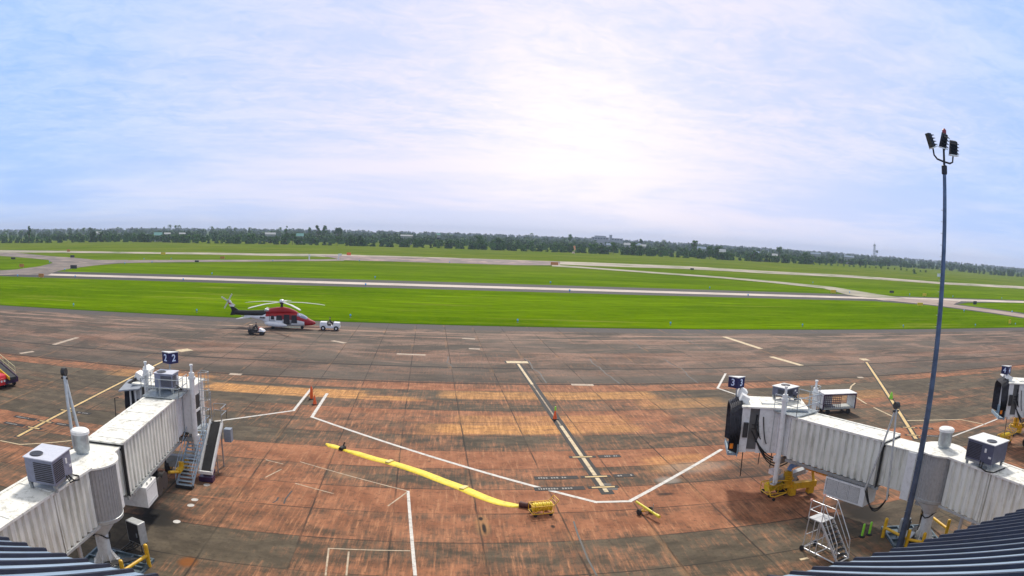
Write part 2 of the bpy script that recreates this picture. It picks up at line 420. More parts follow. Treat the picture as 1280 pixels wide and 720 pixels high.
    c = t.mix(t.m('MULTIPLY', t.m('MAXIMUM', pa, pb), .7), c, (.52, .34, .26))
    # speckle
    c = t.mix(t.m('MULTIPLY', t.step(fine, .50, .70), .6), c, (.04, .034, .026))
    c = t.mix(t.m('MULTIPLY', t.step(t.noise(co, 2.1, 5, .7), .58, .8), .25), c, (.42, .32, .25))
    # rusty and pale stains, and soft dark blotches below the bridges
    for (bx, by, rx, ry, st, cc_) in BLOTCHES:
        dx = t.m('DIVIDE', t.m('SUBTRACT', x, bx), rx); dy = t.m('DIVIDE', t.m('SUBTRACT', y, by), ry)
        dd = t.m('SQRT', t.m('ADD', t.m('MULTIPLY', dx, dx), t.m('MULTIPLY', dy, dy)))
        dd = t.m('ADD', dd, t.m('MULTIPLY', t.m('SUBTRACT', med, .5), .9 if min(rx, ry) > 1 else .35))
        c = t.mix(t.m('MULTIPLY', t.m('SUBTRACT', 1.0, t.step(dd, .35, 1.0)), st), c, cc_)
    # joints
    def line(val, cell, wdt):
        fr = t.m('ABSOLUTE', t.m('SUBTRACT', t.m('FRACT', t.m('ADD', val, .5)), .5))
        return t.m('SUBTRACT', 1.0, t.step(t.m('MULTIPLY', fr, cell), wdt * .4, wdt))
    jf = t.m('ADD', .25, t.m('MULTIPLY', t.step(t.noise(co, .16, 3), .35, .6), .75))
    j1 = t.m('MULTIPLY', line(u, 4.55, .075), jf)
    j2 = t.m('MULTIPLY', t.m('MULTIPLY', line(v, 3.77, .075), jf), t.m('SUBTRACT', 1.0, far))
    j3 = t.m('MAXIMUM', t.m('SUBTRACT', 1.0, t.step(t.m('ABSOLUTE', t.m('SUBTRACT', y, 68.05)), .16, .36)), t.m('SUBTRACT', 1.0, t.step(t.m('ABSOLUTE', t.m('SUBTRACT', y, 76.35)), .16, .36)))
    j4 = t.m('MULTIPLY', line(t.m('DIVIDE', t.m('SUBTRACT', y, 76.35), 7.2), 7.2, .09), t.m('MULTIPLY', far, .6))
    j = t.m('MAXIMUM', t.m('MAXIMUM', j1, j2), t.m('MAXIMUM', j3, j4))
    c = t.mix(t.m('MULTIPLY', j, .85), c, (.025, .022, .02))
    # lighter sealed margins beside the longitudinal joints
    sid = t.m('MULTIPLY', t.m('MULTIPLY', line(t.m('ADD', u, .035), 4.55, .30), t.step(t.noise(t.scale(co, .3, .15), 1, 5), .52, .62)), t.step(streak, .35, .6))
    c = t.mix(t.m('MULTIPLY', sid, .35), c, (.5, .27, .13))
    c = t.mix(1.0, c, (.84, .80, .76), 'MULTIPLY')
    t._in(b.inputs['Base Color'], c)
    b.inputs['Roughness'].default_value = .9; b.inputs['Specular IOR Level'].default_value = .3
    bn = t.n.new('ShaderNodeBump'); bn.inputs['Strength'].default_value = .25; bn.inputs['Distance'].default_value = .02
    t.l.new(fine, bn.inputs['Height']); t.l.new(bn.outputs[0], b.inputs['Normal'])
    return m
STRIPS = [(-21.5, -5.5, 60.3, 63.6, .95), (-5.5, -1.0, 60.2, 61.8, .8), (1.5, 22, 61.4, 64.5, .75), (2.5, 16.5, 52.6, 55.6, .5), (.8, 12.4, 50.1, 52.8, .9),
          (12.4, 17, 50.2, 52.6, .6), (-34, -22, 63.0, 66.5, .5), (19.5, 28, 57.4, 61.3, .45), (36, 50, 57, 61, .4), (-.5, 3.6, 49.6, 52.6, .4), (15, 19.5, 40.5, 44, .5)]
BLOTCHES = [(-14.7, 31.0, 2.0, 2.0, 1.0, (.012, .010, .008)), (-14.6, 26.0, 2.2, 2.2, .6, (.03, .025, .02)), (2.93, 33.0, .5, 1.8, .5, (.55, .32, .14)),
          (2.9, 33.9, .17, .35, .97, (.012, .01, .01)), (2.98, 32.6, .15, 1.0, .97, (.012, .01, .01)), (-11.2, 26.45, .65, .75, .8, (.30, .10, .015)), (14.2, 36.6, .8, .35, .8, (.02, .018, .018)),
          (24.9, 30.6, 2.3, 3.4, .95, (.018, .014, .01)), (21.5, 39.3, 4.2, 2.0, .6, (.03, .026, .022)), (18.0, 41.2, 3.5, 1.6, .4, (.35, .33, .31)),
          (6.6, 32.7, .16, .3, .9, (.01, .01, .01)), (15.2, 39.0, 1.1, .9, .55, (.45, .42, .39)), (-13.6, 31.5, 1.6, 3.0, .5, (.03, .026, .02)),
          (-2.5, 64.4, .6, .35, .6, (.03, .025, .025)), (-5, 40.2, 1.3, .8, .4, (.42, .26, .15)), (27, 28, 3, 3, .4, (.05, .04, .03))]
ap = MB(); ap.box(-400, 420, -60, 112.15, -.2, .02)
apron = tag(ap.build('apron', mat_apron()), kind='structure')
PW = mat('worn_white_marking', (.62, .60, .57), .7, 0, .1, 2, (.22, .17, .14), .55)
PY = mat('worn_yellow_marking', (.66, .47, .20), .7, 0, .1, 1.5, (.30, .17, .09), .7)
PYW = mat('faded_cream_marking', (.60, .48, .30), .7, 0, .1, 1.8, (.28, .18, .11), .75)
PB = mat('black_marking_border', (.012, .011, .012), .8, 0, .3, 2, (.04, .034, .03), .3)
TAR = mat('tar_crack_filler', (.018, .016, .016), .6, 0, .3, 3)
ZA = .02
def mark(name, pts, wd, m, z=ZA + .006, px=True):
    q = MB(); q.ribbon([gp(*p) for p in pts] if px else pts, wd, z); return q.build(name, m, apron)
def dense(pts, n=6):
    out = []
    for a, b in zip(pts, pts[1:]):
        out += [(a[0] + (b[0] - a[0]) * i / n, a[1] + (b[1] - a[1]) * i / n) for i in range(n)]
    return out + [pts[-1]]
# white service-road boundary lines
def polyw(name, pts, wd, m, z=ZA + .006):
    q = MB(); P_ = [gp(*p) for p in pts]
    for i, (a, b) in enumerate(zip(P_, P_[1:])):
        a = Vector(a); b = Vector(b); t = (b - a).normalized() * wd * .45
        q.ribbon([a if i == 0 else a - t, b if i == len(P_) - 2 else b + t], wd, z + i * .0012)
    return q.build(name, m, apron)
polyw('boundary_line', [(389, 486), (367, 513.5), (268, 527)], .26, PW)
polyw('boundary_line', [(409, 492), (390, 521.5), (745, 628), (787, 627), (902, 562)], .28, PW)
polyw('boundary_line', [(907, 467), (897, 485.5), (960, 507)], .26, PW)
polyw('boundary_line', [(1190, 546), (1249, 523)], .22, PW)
polyw('boundary_line', [(0, 551), (25, 556), (60, 554), (110, 549)], .16, PYW)
# lead-in line of the centre stand, straight along y
q = MB(); q.box(10.32, 11.14, 37.1, 79.3, ZA, ZA + .005); q.build('line_border', PB, apron)
mark('lead_in_line', [(10.73, 37.5), (10.73, 52.5)], .27, PYW, ZA + .010, False)
mark('lead_in_line', [(10.72, 52.6), (10.7, 68)], .14, mat('nearly_worn_line', (.35, .26, .18), .8, 0, .3, 1.3, (.05, .045, .04), .85), ZA + .010, False)
mark('lead_in_line', [(10.7, 68), (10.66, 79.2)], .27, PYW, ZA + .010, False)
mark('stop_block', [(9.2, 80.3), (12.2, 80.3)], 1.7, PB, ZA + .005, False)
mark('stop_block', [(9.4, 80.3), (12.0, 80.3)], 1.35, PYW, ZA + .011, False)
TXT = mat('tiny_white_lettering', (.28, .26, .24), .7, 0, .1, 3)
def bar(cx, y, half, ang=0, lt=0, rt=0, ox=0, oy=0, seed=1, solid=False):
    """stop bar across a lead-in line with its lettered plates either side"""
    M_ = Matrix.Translation((ox, oy, 0)) @ Matrix.Rotation(ang, 4, 'Z')
    q = MB(M_); q.box(cx - half, cx + half, y - .22, y + .22, ZA, ZA + .0125); q.build('bar_border', PB, apron)
    q = MB(M_); q.box(cx - half + .25, cx + half - .25, y - .1, y + .1, ZA, ZA + .0145); q.build('stop_bar', PY, apron)
    rnd = random.Random(seed)
    for a, b in ((cx - half - .2 - lt, cx - half - .2), (cx + half + .2, cx + half + .2 + rt)):
        if b - a < .5: continue
        q = MB(M_); q.box(a, b, y - .31, y + .31, ZA, ZA + .0125); q.mk(1); u_ = a + .25
        while u_ < b - (.8 if b < cx else .25):
            w_ = rnd.uniform(.07, .13)
            if rnd.random() < .85: q.box(u_, u_ + w_, y - rnd.uniform(.08, .14), y + rnd.uniform(.08, .14), ZA, ZA + .0145)
            u_ += w_ + .06
        q.build('lettered_plate', [PB, TXT], apron)
bar(10.73, 44.4, .95, rt=1.6, seed=2); bar(10.73, 40.3, .98, lt=2.8, rt=1.4, seed=3); bar(10.73, 38.35, .98, lt=3.1, seed=4)
for (a, b_) in (((751.5, 605.5), (764, 606.5)), ((756, 611), (772, 611.5))):
    p, r_ = gp(*a), gp(*b_)
    q = MB(); q.ribbon([p, r_], .42, ZA + .007); q.build('blacked_out_plate', TAR, apron)
# left stand (2) and right stand (4) lead-in lines
def lead(p0, p1, wd=.34, bd=.75):
    a, b_ = Vector(gp(*p0)), Vector(gp(*p1)); t = (b_ - a).normalized()
    q = MB(); q.ribbon([a - t * .25, b_ + t * .2], bd, ZA + .005); q.build('line_border', PB, apron)
    q = MB(); q.ribbon([a, b_], wd, ZA + .010); q.build('lead_in_line', PY, apron)
    return a, b_
a, b_ = lead((22, 546), (222, 443), .3, .62)
mark('stop_block', [(222, 439), (238, 437)], 1.6, PYW)
an = math.atan2((b_ - a).y, (b_ - a).x) - PI / 2
for k, (tl, tr) in zip((2.6, 4.6, 8.4), ((2.4, 0), (2.6, 1.9), (0, 1.6))):
    bar(0, k, .9, an, tl, tr, a.x, a.y, seed=int(k * 7))
a, b_ = lead((1145, 549), (1083, 453), .34, .7)
mark('stop_block', [(1076, 449.5), (1085, 449.5)], 1.6, PYW)
an = math.atan2((b_ - a).y, (b_ - a).x) - PI / 2
for k, tr in ((1.2, 1.6), (3.9, 1.5)): bar(0, k, .9, an, 0, tr, a.x, a.y, seed=int(k * 5))
# curved dashed line of the right stand
for p in ([(1069, 479), (1064, 483), (1062.5, 487)], [(1063, 488.5), (1066, 494.5), (1083, 505)], [(1092, 509.5), (1116, 521)], [(1134, 526), (1200, 524.5)], [(1200, 524.5), (1232, 531)], [(1000, 700), (1010, 698)]):
    mark('curved_line', p, .2, PYW)
# faded equipment markings
polyw('equipment_line', [(510, 614), (519, 720)], .17, PW)
for p in ([(509, 614), (375, 577.5)], [(509, 615.5), (485, 633)], [(407, 720), (411, 686), (513, 689)], [(433, 720), (436, 690)], [(369, 604.5), (417, 617.5)],
          [(332, 575), (354, 580.5)], [(352, 587), (332, 597)]):
    polyw('equipment_line', p, .09, mat('nearly_gone_marking', (.5, .40, .29), .8, 0, .2, 2, (.25, .15, .1), .7))
for p in ([(964, 446), (1002, 457)], [(905, 421), (951, 436)]): mark('taxi_marking', p, .9, PYW)
for p in ([(496, 442.5), (532, 444)], [(67, 431), (97, 422)], [(287, 467.5), (302, 468.5)], [(714, 481), (742, 481.5)], [(25, 442), (42, 439.5)], [(1072, 472), (1079, 472)], [(415, 426), (432, 429)], [(586, 436), (600, 436.5)], [(578, 423), (594, 424)]):
    mark('old_marking', p, .8, mat('old_marking_paint', (.45, .36, .28), .8, 0, .2, 1.5, (.2, .15, .12), .6))
for p in ((258.5, 606.5), (243.5, 625), (238.5, 632), (221, 652.5)):
    x_, y_ = gp(*p); q = MB(); q.lathe((x_, y_, ZA), [(.22, 0), (.22, .006)], 16); q.build('round_marking', PW, apron)
rnd = random.Random(5)
for p in ([(654, 448), (661, 452), (666, 461), (674, 466), (679, 473), (683, 479)], [(738, 449), (741, 455), (749, 459), (757, 467), (766, 473), (774, 480)],
          [(830, 449), (838, 455), (852, 461), (860, 470), (873, 479)], [(561, 446), (559, 453), (567, 459)], [(785, 425), (795, 430), (803, 437)], [(860, 425), (878, 436)]):
    mark('tar_crack', [(x_ + rnd.uniform(-.7, .7), y_) for x_, y_ in dense(p, 3)], .13, TAR)
for p in ([(348, 622), (346, 626), (341, 629)], [(365, 614), (357, 624), (355, 630)], [(717, 652), (722, 668), (735, 700), (746, 720)]):
    mark('tar_crack', dense(p, 3), .1, TAR)

# taxiways, runway
TAXI = mat('pale_taxiway_concrete', (.54, .46, .40), .8, 0, .15, .05, (.30, .24, .2), .5)  # pale concrete, its own colour, between dark shoulders
SHLD = mat('asphalt_shoulder', (.035, .032, .03), .85, 0, .2, .08)
ASPH = mat('old_runway_asphalt', (.17, .13, .125), .85, 0, .3, .05, (.50, .32, .27), .9)
def poly(name, pts, m, z, px=True):
    q = MB(); P_ = [gp(*p) for p in pts] if px else pts
    q.sheet(P_, z); o = q.build(name, m)
    if o.data.polygons[0].normal.z < 0: o.data.flip_normals()
    return tag(o, kind='structure')
poly('taxiway_shoulder', [(-1200, 186), (158, 183), (158, 211), (-1200, 215)], SHLD, .02, False)
poly('taxiway', [(-1200, 195.5), (175, 191.5), (175, 199.5), (-1200, 204)], TAXI, .045, False)
q = MB(); q.sheet([(155, 180), (230, 192), (900, 192), (900, 205), (155, 209)], .03); tag(q.build('taxiway_shoulder', SHLD), kind='structure')
q = MB(); q.sheet([(150, 187), (185, 182), (200, 193), (900, 194.5), (900, 202), (150, 203.5)], .055); tag(q.build('taxiway', TAXI), kind='structure')
q = MB(); q.sheet([(135, 188), (160, 172), (168, 150), (176, 112.15), (196, 112.15), (192, 150), (182, 178), (215, 196), (170, 200)], .035); tag(q.build('taxiway_shoulder', SHLD), kind='structure')
q = MB(); q.sheet([(150, 190), (164, 172), (171.5, 150), (179, 112.15), (191, 112.15), (186.5, 150), (178, 176), (200, 194), (170, 198)], .065); tag(q.build('taxiway', mat('brown_taxiway_asphalt', (.33, .25, .21), .85, 0, .2, .06, (.2, .15, .13), .4)), kind='structure')
BR = mat('link_taxiway_asphalt', (.16, .13, .115), .85, 0, .3, .05, (.42, .33, .26), .6)
poly('link_taxiway', [(-30, 313.5), (20, 316), (60, 320), (90, 322), (120, 325), (160, 325), (160, 328.5), (118, 332), (88, 336), (72, 339), (60, 344), (-40, 344), (-40, 341), (20, 337), (50, 333), (66, 329), (60, 325), (35, 322.5), (0, 320), (-30, 319)], BR, .07)
poly('runway', [(-30, 315), (-30, 312.5), (160, 315), (320, 316.8), (420, 318), (640, 325), (760, 329), (860, 333), (960, 339), (1060, 344), (1180, 353), (1280, 358), (1310, 360), (1310, 363), (1180, 355.5), (1060, 347), (960, 342), (860, 336.5), (740, 332.5), (640, 328), (400, 321), (160, 317), (-30, 315.6)], mat('pale_runway_concrete', (.36, .31, .25), .85, 0, .3, .03, (.10, .15, .03), .95), .08)
poly('runway', [(400, 319.2), (640, 325.5), (700, 327), (700, 332), (640, 331.5), (430, 325.5)], ASPH, .10)
poly('link_taxiway', [(118, 326.5), (180, 325.2), (320, 325), (430, 324), (430, 326.3), (320, 327.3), (180, 328.5), (118, 330.5)], BR, .11)
poly('link_taxiway', [(690, 331), (740, 334.5), (830, 341), (900, 346), (960, 351), (1040, 358.8), (1100, 368.5), (1130, 373), (1085, 372.5), (1060, 369), (1030, 361), (960, 353.4), (900, 348), (830, 343), (740, 336.3), (690, 333.2)], mat('link_concrete', (.32, .29, .22), .85, 0, .25, .04, (.10, .15, .03), .9), .12)

# ------------------------------------------------------------------ haze
def haze():
    q = MB(); q.box(-3600, 3600, -120, 5200, -1.2, 60)
    m = bpy.data.materials.new('haze_air'); m.use_nodes = True; nt = m.node_tree; nt.nodes.clear()
    v = nt.nodes.new('ShaderNodeVolumePrincipled'); v.inputs['Density'].default_value = HAZE_D
    v.inputs['Color'].default_value = (.66, .76, .98, 1); v.inputs['Anisotropy'].default_value = .1
    o = nt.nodes.new('ShaderNodeOutputMaterial'); nt.links.new(v.outputs[0], o.inputs['Volume'])
    m.volume_intersection_method = 'FAST' if hasattr(m, 'volume_intersection_method') and False else m.volume_intersection_method if hasattr(m, 'volume_intersection_method') else None
    tag(q.build('haze', m), kind='stuff')
HAZE_D = 0.00016
try:
    haze()
except Exception as e:
    print('haze', e)

# ------------------------------------------------------------------ terminal building
tb = thing('terminal_building', (0, 6, 0), 0, 'terminal with blue grey standing seam metal roof under the camera', 'building')
EY, EZ, SL = 14.75, 6.0, math.tan(R(23.5))
q = MB(); RY = -6.0; rz_ = lambda y: EZ + (EY - y) * SL
q.hexa([(-70, RY, rz_(RY) - .25), (90, RY, rz_(RY) - .25), (90, EY, EZ - .25), (-70, EY, EZ - .25), (-70, RY, rz_(RY)), (90, RY, rz_(RY)), (90, EY, EZ), (-70, EY, EZ)])
q.hexa([(-70, RY - 20, EZ - .6), (90, RY - 20, EZ - .6), (90, RY, rz_(RY) - .25), (-70, RY, rz_(RY) - .25), (-70, RY - 20, EZ - .4), (90, RY - 20, EZ - .4), (90, RY, rz_(RY)), (-70, RY, rz_(RY))])
roof = q.build('roof', TROOF, tb)
q = MB(); xx = -70 + .17
while xx < 90:
    a0, a1 = xx, xx + .18
    for (u0_, u1_, h, k) in ((a0, a1, .10, 1),):
        q.mk(0)
        q.hexa([(u0_, RY, rz_(RY) + .002), (u1_, RY, rz_(RY) + .002), (u1_, EY + .02, EZ + .002), (u0_, EY + .02, EZ + .002), (u0_ + .03, RY, rz_(RY) + h), (u1_ - .03, RY, rz_(RY) + h), (u1_ - .03, EY + .02, EZ + h), (u0_ + .03, EY + .02, EZ + h)])
    xx += .79
q.build('standing_seams', SEAM, roof)
q = MB(); q.box(-68, 88, -24, 13.6, .02, EZ - .3); q.build('wall', STUCCO, tb)
for i in range(24):
    x_ = -62 + i * 6.2
    if abs(x_ + 15.9) < 3 or abs(x_ - 27) < 3: continue
    f_ = MB(); f_.box(x_ - 1.3, x_ + 1.3, 13.6, 13.66, 1.0, 4.4); fo = f_.build('window', WHITE, tb)
    f_ = MB(); f_.box(x_ - 1.2, x_ + 1.2, 13.66, 13.675, 1.1, 4.3); f_.build('pane', GLASS, fo)

# ------------------------------------------------------------------ jet bridges
def rail(q, pts, h=1.0, r=.022, mid=True, posts=True):
    for a, b in zip(pts, pts[1:]):
        a = Vector(a); b = Vector(b); n = max(1, round((b - a).length / 1.0))
        for hh in ((h, h * .52) if mid else (h,)):
            q.tube(a + Vector((0, 0, hh)), b + Vector((0, 0, hh)), r, n=6)
        if posts:
            for i in range(n + 1):
                p = a.lerp(b, i / n); q.tube(p, p + Vector((0, 0, h)), r, n=6)

def jet_bridge(rx, ry, dirx, diry, label, number, P):
    ang = math.atan2(diry, dirx)
    root = thing('jet_bridge', (rx, ry, 0), ang, label, 'jet bridge', 'jet bridges of the terminal')
    M_ = Matrix.Translation((rx, ry, 0)) @ Matrix.Rotation(ang, 4, 'Z')
    W = lambda: MB(M_.copy())
    a0, a1, yo = P['a0'], P['a1'], P['yo']
    zb, zt = 2.7, 5.28
    # rotunda
    q = W(); q.lathe((0, 0, 0), [(1.32, 2.62), (1.32, 5.12)], 48)
    for i in range(48):
        a = 2 * PI * i / 48; q.tube((1.33 * math.cos(a), 1.33 * math.sin(a), 2.64), (1.33 * math.cos(a), 1.33 * math.sin(a), 5.1), .028, n=5, cap=False)
    rot_ = q.build('rotunda', SLAT, root)
    q = W(); q.lathe((0, 0, 0), [(1.30, 2.45), (1.36, 2.5), (1.38, 2.66), (1.36, 2.67)], 40); q.build('floor_ring', LGREY, rot_)
    q = W(); q.lathe((0, 0, 0), [(1.42, 5.12), (1.52, 5.14), (1.52, 5.22), (1.2, 5.27), (.3, 5.33)], 40); rr = q.build('rotunda_roof', WROOF, root)
    dx, dy = P['drum']
    q = W(); q.lathe((dx, dy, 0), [(.33, 5.3), (.35, 5.45), (.41, 5.47), (.41, 6.22), (.47, 6.24), (.47, 6.36), (.4, 6.40)], 28); q.build('roof_vent', GALV, rr); q = W(); q.lathe((dx, dy, 0), [(.48, 6.24), (.48, 6.36), (.4, 6.42)], 28); q.build('vent_lid', WHITE, rr)
    # column
    q = W(); q.lathe((0, 0, 0), [(.36, .1), (.36, 1.55), (.52, 1.75), (1.1, 2.45)], 28); c_ = q.build('column', WHITE, root)
    q = W(); q.lathe((0, 0, 0), [(.75, .03), (.75, .09)], 8, False)
    for i in range(8):
        a = PI / 4 * i; q.hexa([(.36 * math.cos(a - .05), .36 * math.sin(a - .05), .09), (.7 * math.cos(a - .02), .7 * math.sin(a - .02), .09), (.7 * math.cos(a + .02), .7 * math.sin(a + .02), .09), (.36 * math.cos(a + .05), .36 * math.sin(a + .05), .09),
                                (.36 * math.cos(a - .05), .36 * math.sin(a - .05), .6), (.38 * math.cos(a - .02), .38 * math.sin(a - .02), .6), (.38 * math.cos(a + .02), .38 * math.sin(a + .02), .6), (.36 * math.cos(a + .05), .36 * math.sin(a + .05), .6)])
    q.build('base_plate', WHITE, c_)
    # fixed walkway to the terminal (world direction)
    wl = Vector(P['walk'][0]) ; wr = Vector(P['walk'][1])            # centre line start and end, world xy
    dv = (wr - wl); L = dv.length; wa = math.atan2(dv.y, dv.x); ww = 1.02
    Mw = Matrix.Translation((wl.x, wl.y, 0)) @ Matrix.Rotation(wa, 4, 'Z')
    q = MB(Mw)
    for sgn in (1, -1): q.wall_corr(0, L, sgn * ww, zb, zt - .06, sgn, .5, .15)
    q.box(0, L, -ww + .15, ww - .15, zb - .02, zb + .1); q.box(0, .05, -ww + .15, ww - .15, zb, zt - .06)
    for k in range(1, int(L / 3)): q.box(k * 3.1 - .04, k * 3.1 + .04, -ww - .015, ww + .015, zb - .03, zt - .07)
    wk = q.build('walkway', WALL, root)
    q = MB(Mw); q.box(-.06, L, -ww - .07, ww + .07, zt - .06, zt)
    q.box(-.06, L, -ww - .07, -ww + .08, zt, zt + .04); q.box(-.06, L, ww - .08, ww + .07, zt, zt + .04)
    for k in range(1, int(L / 3)): q.box(k * 3.1 - .05, k * 3.1 + .05, -ww + .08, ww - .08, zt, zt + .03)
    q.build('walkway_roof', WROOF, wk)
    q = MB(Mw)
    for sgn in (1, -1):
        q.box(0, L, sgn * ww - .05, sgn * ww + .05, zb - .14, zb - .025); q.tube((1.7, sgn * .7, .02), (1.7, sgn * .7, zb - .1), .11, n=10); q.tube((7.0, sgn * .7, .02), (7.0, sgn * .7, zb - .1), .11, n=10)
    q.build('walkway_frame', LGREY, wk)
    # inner tunnel
    z1 = 5.10; iw = .86
    q = W()
    for sgn in (1, -1): q.wall_corr(.9, a0 + .9, yo + sgn * iw, zb + .06, z1 - .04, sgn, .5, .09)
    q.box(.9, a0 + .9, yo - iw + .05, yo + iw - .05, zb + .04, zb + .14)
    it = q.build('inner_tunnel', WALL, root)
    q = W(); q.box(.7, a0 + .9, yo - iw - .05, yo + iw + .05, z1 - .04, z1 + .02); q.build('inner_roof', WROOF, it)
    q = W()
    for sgn in (1, -1): q.box(1.05, 1.6, yo + sgn * (iw + .01), yo + sgn * (iw + .13), zb - .3, z1 - .05)
    q.build('corner_panel', WHITE, it, sep=True)
    # outer tunnel
    ow = 1.0; ta0, ta1 = a0, a1
    q = W()
    for sgn in (1, -1): q.wall_corr(ta0, ta1, yo + sgn * ow, zb, zt - .07, sgn, .49, .15)
    q.box(ta0, ta1, yo - ow + .15, yo + ow - .15, zb - .02, zb + .1)
    ot = q.build('outer_tunnel', WALL, root)
    q = W(); q.box(ta0 - .05, ta1, yo - ow - .06, yo + ow + .06, zt - .07, zt)
    for sgn in (1, -1): q.box(ta0 - .05, ta1, yo + sgn * ow - .09, yo + sgn * ow + .07, zt, zt + .05)
    for k in range(5): q.box(ta0 + .6 + k * 1.6, ta0 + .66 + k * 1.6, yo - ow + .1, yo + ow - .1, zt, zt + .018)
    q.build('tunnel_roof', WROOF, ot)
    q = W()
    for x_ in (ta0 + .01,):
        for sgn in (1, -1): q.box(x_ - .07, x_ + .02, yo + sgn * .9, yo + sgn * 1.06, zb - .1, zt - .075)
        q.box(x_ - .07, x_ + .02, yo - .9, yo + .9, zt - .35, zt - .075)
    q.build('tunnel_seal', RUB, ot)
    q = W()
    for sgn in (1, -1):
        q.box(ta0 - .2, ta1, yo + sgn * (ow - .05), yo + sgn * (ow + .05), zb - .2, zb - .03)
        for k in range(5): q.box(ta0 + .3 + 1.4 * k, ta0 + .42 + 1.4 * k, yo + sgn * (ow + .05), yo + sgn * (ow + .09), zb - .18, zb - .05)
    for k in range(5): q.box(ta0 + 1.3 * k, ta0 + 1.3 * k + .1, yo - .95, yo + .95, zb - .17, zb - .04)
    q.build('tunnel_frame', GREYM, ot)
    # lift columns with cross beam and wheel bogie
    lx = P['lx']; cols = P['cols']
    for yy in cols:
        q = W(); q.tube((lx - .12, yy, 1.0), (lx, yy, 6.15), .17, .17, 16); q.tube((lx, yy, 6.15), (lx, yy, 6.3), .24, .24, 16); q.tube((lx, yy, 6.3), (lx, yy, 6.55), .19, .17, 16)
        q.tube((lx, yy, 6.55), (lx, yy, 6.95), .085, .07, 12); q.tube((lx, yy, 6.95), (lx, yy, 7.05), .11, .11, 12); q.tube((lx, yy, 2.4), (lx, yy, 2.7), .25, .25, 14)
        q.box(lx - .16, lx + .16, yy - .13, yy + .13, .85, 1.2)
        q.build('lift_column', WHITE, root)
    q = W(); q.box(lx - .22, lx + .22, cols[1] - .15, cols[0] + .15, .95, 1.25); q.box(lx - .15, lx + .15, cols[1], cols[0], 2.25, 2.5)
    q.box(lx - .35, lx + .35, -.6, .6, .55, .95); bo = q.build('wheel_bogie', GREYM, root)
    for yy in (-.75, .45, ):
        q = W(); q.tube((lx, yy, .48), (lx, yy + .3, .48), .46, .46, 22); wh = q.build('wheel', RUB, bo)
        q = W(); q.tube((lx, yy - .012, .48), (lx, yy + .312, .48), .22, .22, 14); q.build('rim', YEL, wh)
    # corridor and cab
    cx, cy = P['cab']; ca = P['cab_ang']
    q = W(); q.box(a1 - .02, cx, yo - .84, yo + .84, zb + .05, zt - .02)
    for k in range(6): q.box(a1 + .1 + k * .3, a1 + .2 + k * .3, yo - .89, yo + .89, zb + .15, zt - .12)
    q.build('front_corridor', WHITE, root)
    Mc = M_ @ Matrix.Translation((cx, cy, 0)) @ Matrix.Rotation(ca, 4, 'Z')      # cab frame, +x to the aircraft
    C_ = lambda: MB(Mc.copy())
    cz0, cz1 = 2.72, 5.62
    q = C_(); q.box(-1.45, 1.15, -1.35, 1.35, cz0, cz1 - .1)
    q.box(2.15, 2.65, -1.36, 1.36, cz0, cz1 - .1); q.box(1.15, 2.15, -1.2, 1.2, cz0, cz0 + .2)
    q.box(1.12, 1.55, -1.40, -1.28, cz0, cz1 - .1); q.box(1.12, 1.55, 1.28, 1.40, cz0, cz1 - .1)
    cab = q.build('cab', WHITE, root)
    q = C_(); q.box(1.15, 2.15, -1.25, 1.25, cz0 + .2, cz1 - .12); q.build('cab_window', mat('grey_cab_side', (.13, .14, .15), .3, .2, .15, 2), cab)
    q = C_()
    for sgn in (1, -1):
        for x_ in (-.9, -.4, .1, .6): q.box(x_ - .03, x_ + .03, sgn * 1.352, sgn * 1.372, cz0 + .1, cz1 - .2)
    q.build('cab_trim', LGREY, cab, sep=True)
    q = C_(); q.box(-1.55, 2.7, -1.5, 1.5, cz1 - .1, cz1)
    q.box(-.3, 1.4, -.6, .7, cz1 + .002, cz1 + .09); q.build('cab_roof', WROOF, cab)
    q = C_(); q.cbox((2.55, -1.0, cz1 + .3), (.5, 1.0, .55), 0, R(-25)); q.cbox((2.5, .35, cz1 + .25), (.55, .8, .4), 0, R(-25)); q.build('floodlight_box', WHITE, cab)
    # bellows hood: folded arches in dark fabric, with pale back frame
    q = C_()
    for i in range(7):
        t = i / 6; x_ = 2.65 + t * .62; wv = 1.36 + .06 * t; top = cz1 + .15 - .35 * t; bot = cz0 - .1 + .25 * t
        r_ = .062
        q.path([(x_, -wv, bot), (x_ + .03, -wv - .05, (top + bot) / 2), (x_ + .05, -wv + .1, top - .35), (x_ + .05, -wv + .55, top), (x_ + .05, wv - .55, top), (x_ + .05, wv - .1, top - .35), (x_ + .03, wv + .05, (top + bot) / 2), (x_, wv, bot)], r_, 6)
    for i in range(6):
        t = i / 6; x_ = 2.65 + t * .62; wv = 1.32 + .05 * t; top = cz1 + .08 - .35 * t; bot = cz0 - .1 + .25 * t
        for sgn in (1, -1): q.hexa([(x_, sgn * wv, bot), (x_ + .11, sgn * wv, bot), (x_ + .11, sgn * (wv + .02), bot), (x_, sgn * (wv + .02), bot), (x_, sgn * wv, top - .2), (x_ + .11, sgn * wv, top - .2), (x_ + .11, sgn * (wv + .02), top - .2), (x_, sgn * (wv + .02), top - .2)])
        q.box(x_, x_ + .11, -wv + .3, wv - .3, top - .03, top)
    hood = q.build('cab_hood', FABR, root)
    q = C_(); q.box(2.66, 2.72, -1.55, 1.55, cz0 - .25, cz0 + .5); q.box(2.72, 3.2, -1.3, 1.3, cz0 - .25, cz0 - .1); q.box(3.2, 3.3, -1.35, 1.35, cz0 - .22, cz0 + .05); q.build('bumper', mat('pale_blue_bumper', (.30, .40, .48), .6, 0, .1, 3), hood)
    q = C_(); q.tube((3.1, 1.42, cz0 + .25), (3.1, 1.42, cz0 + .55), .12, n=10); q.build('beacon', AMB, hood)
    q = C_()
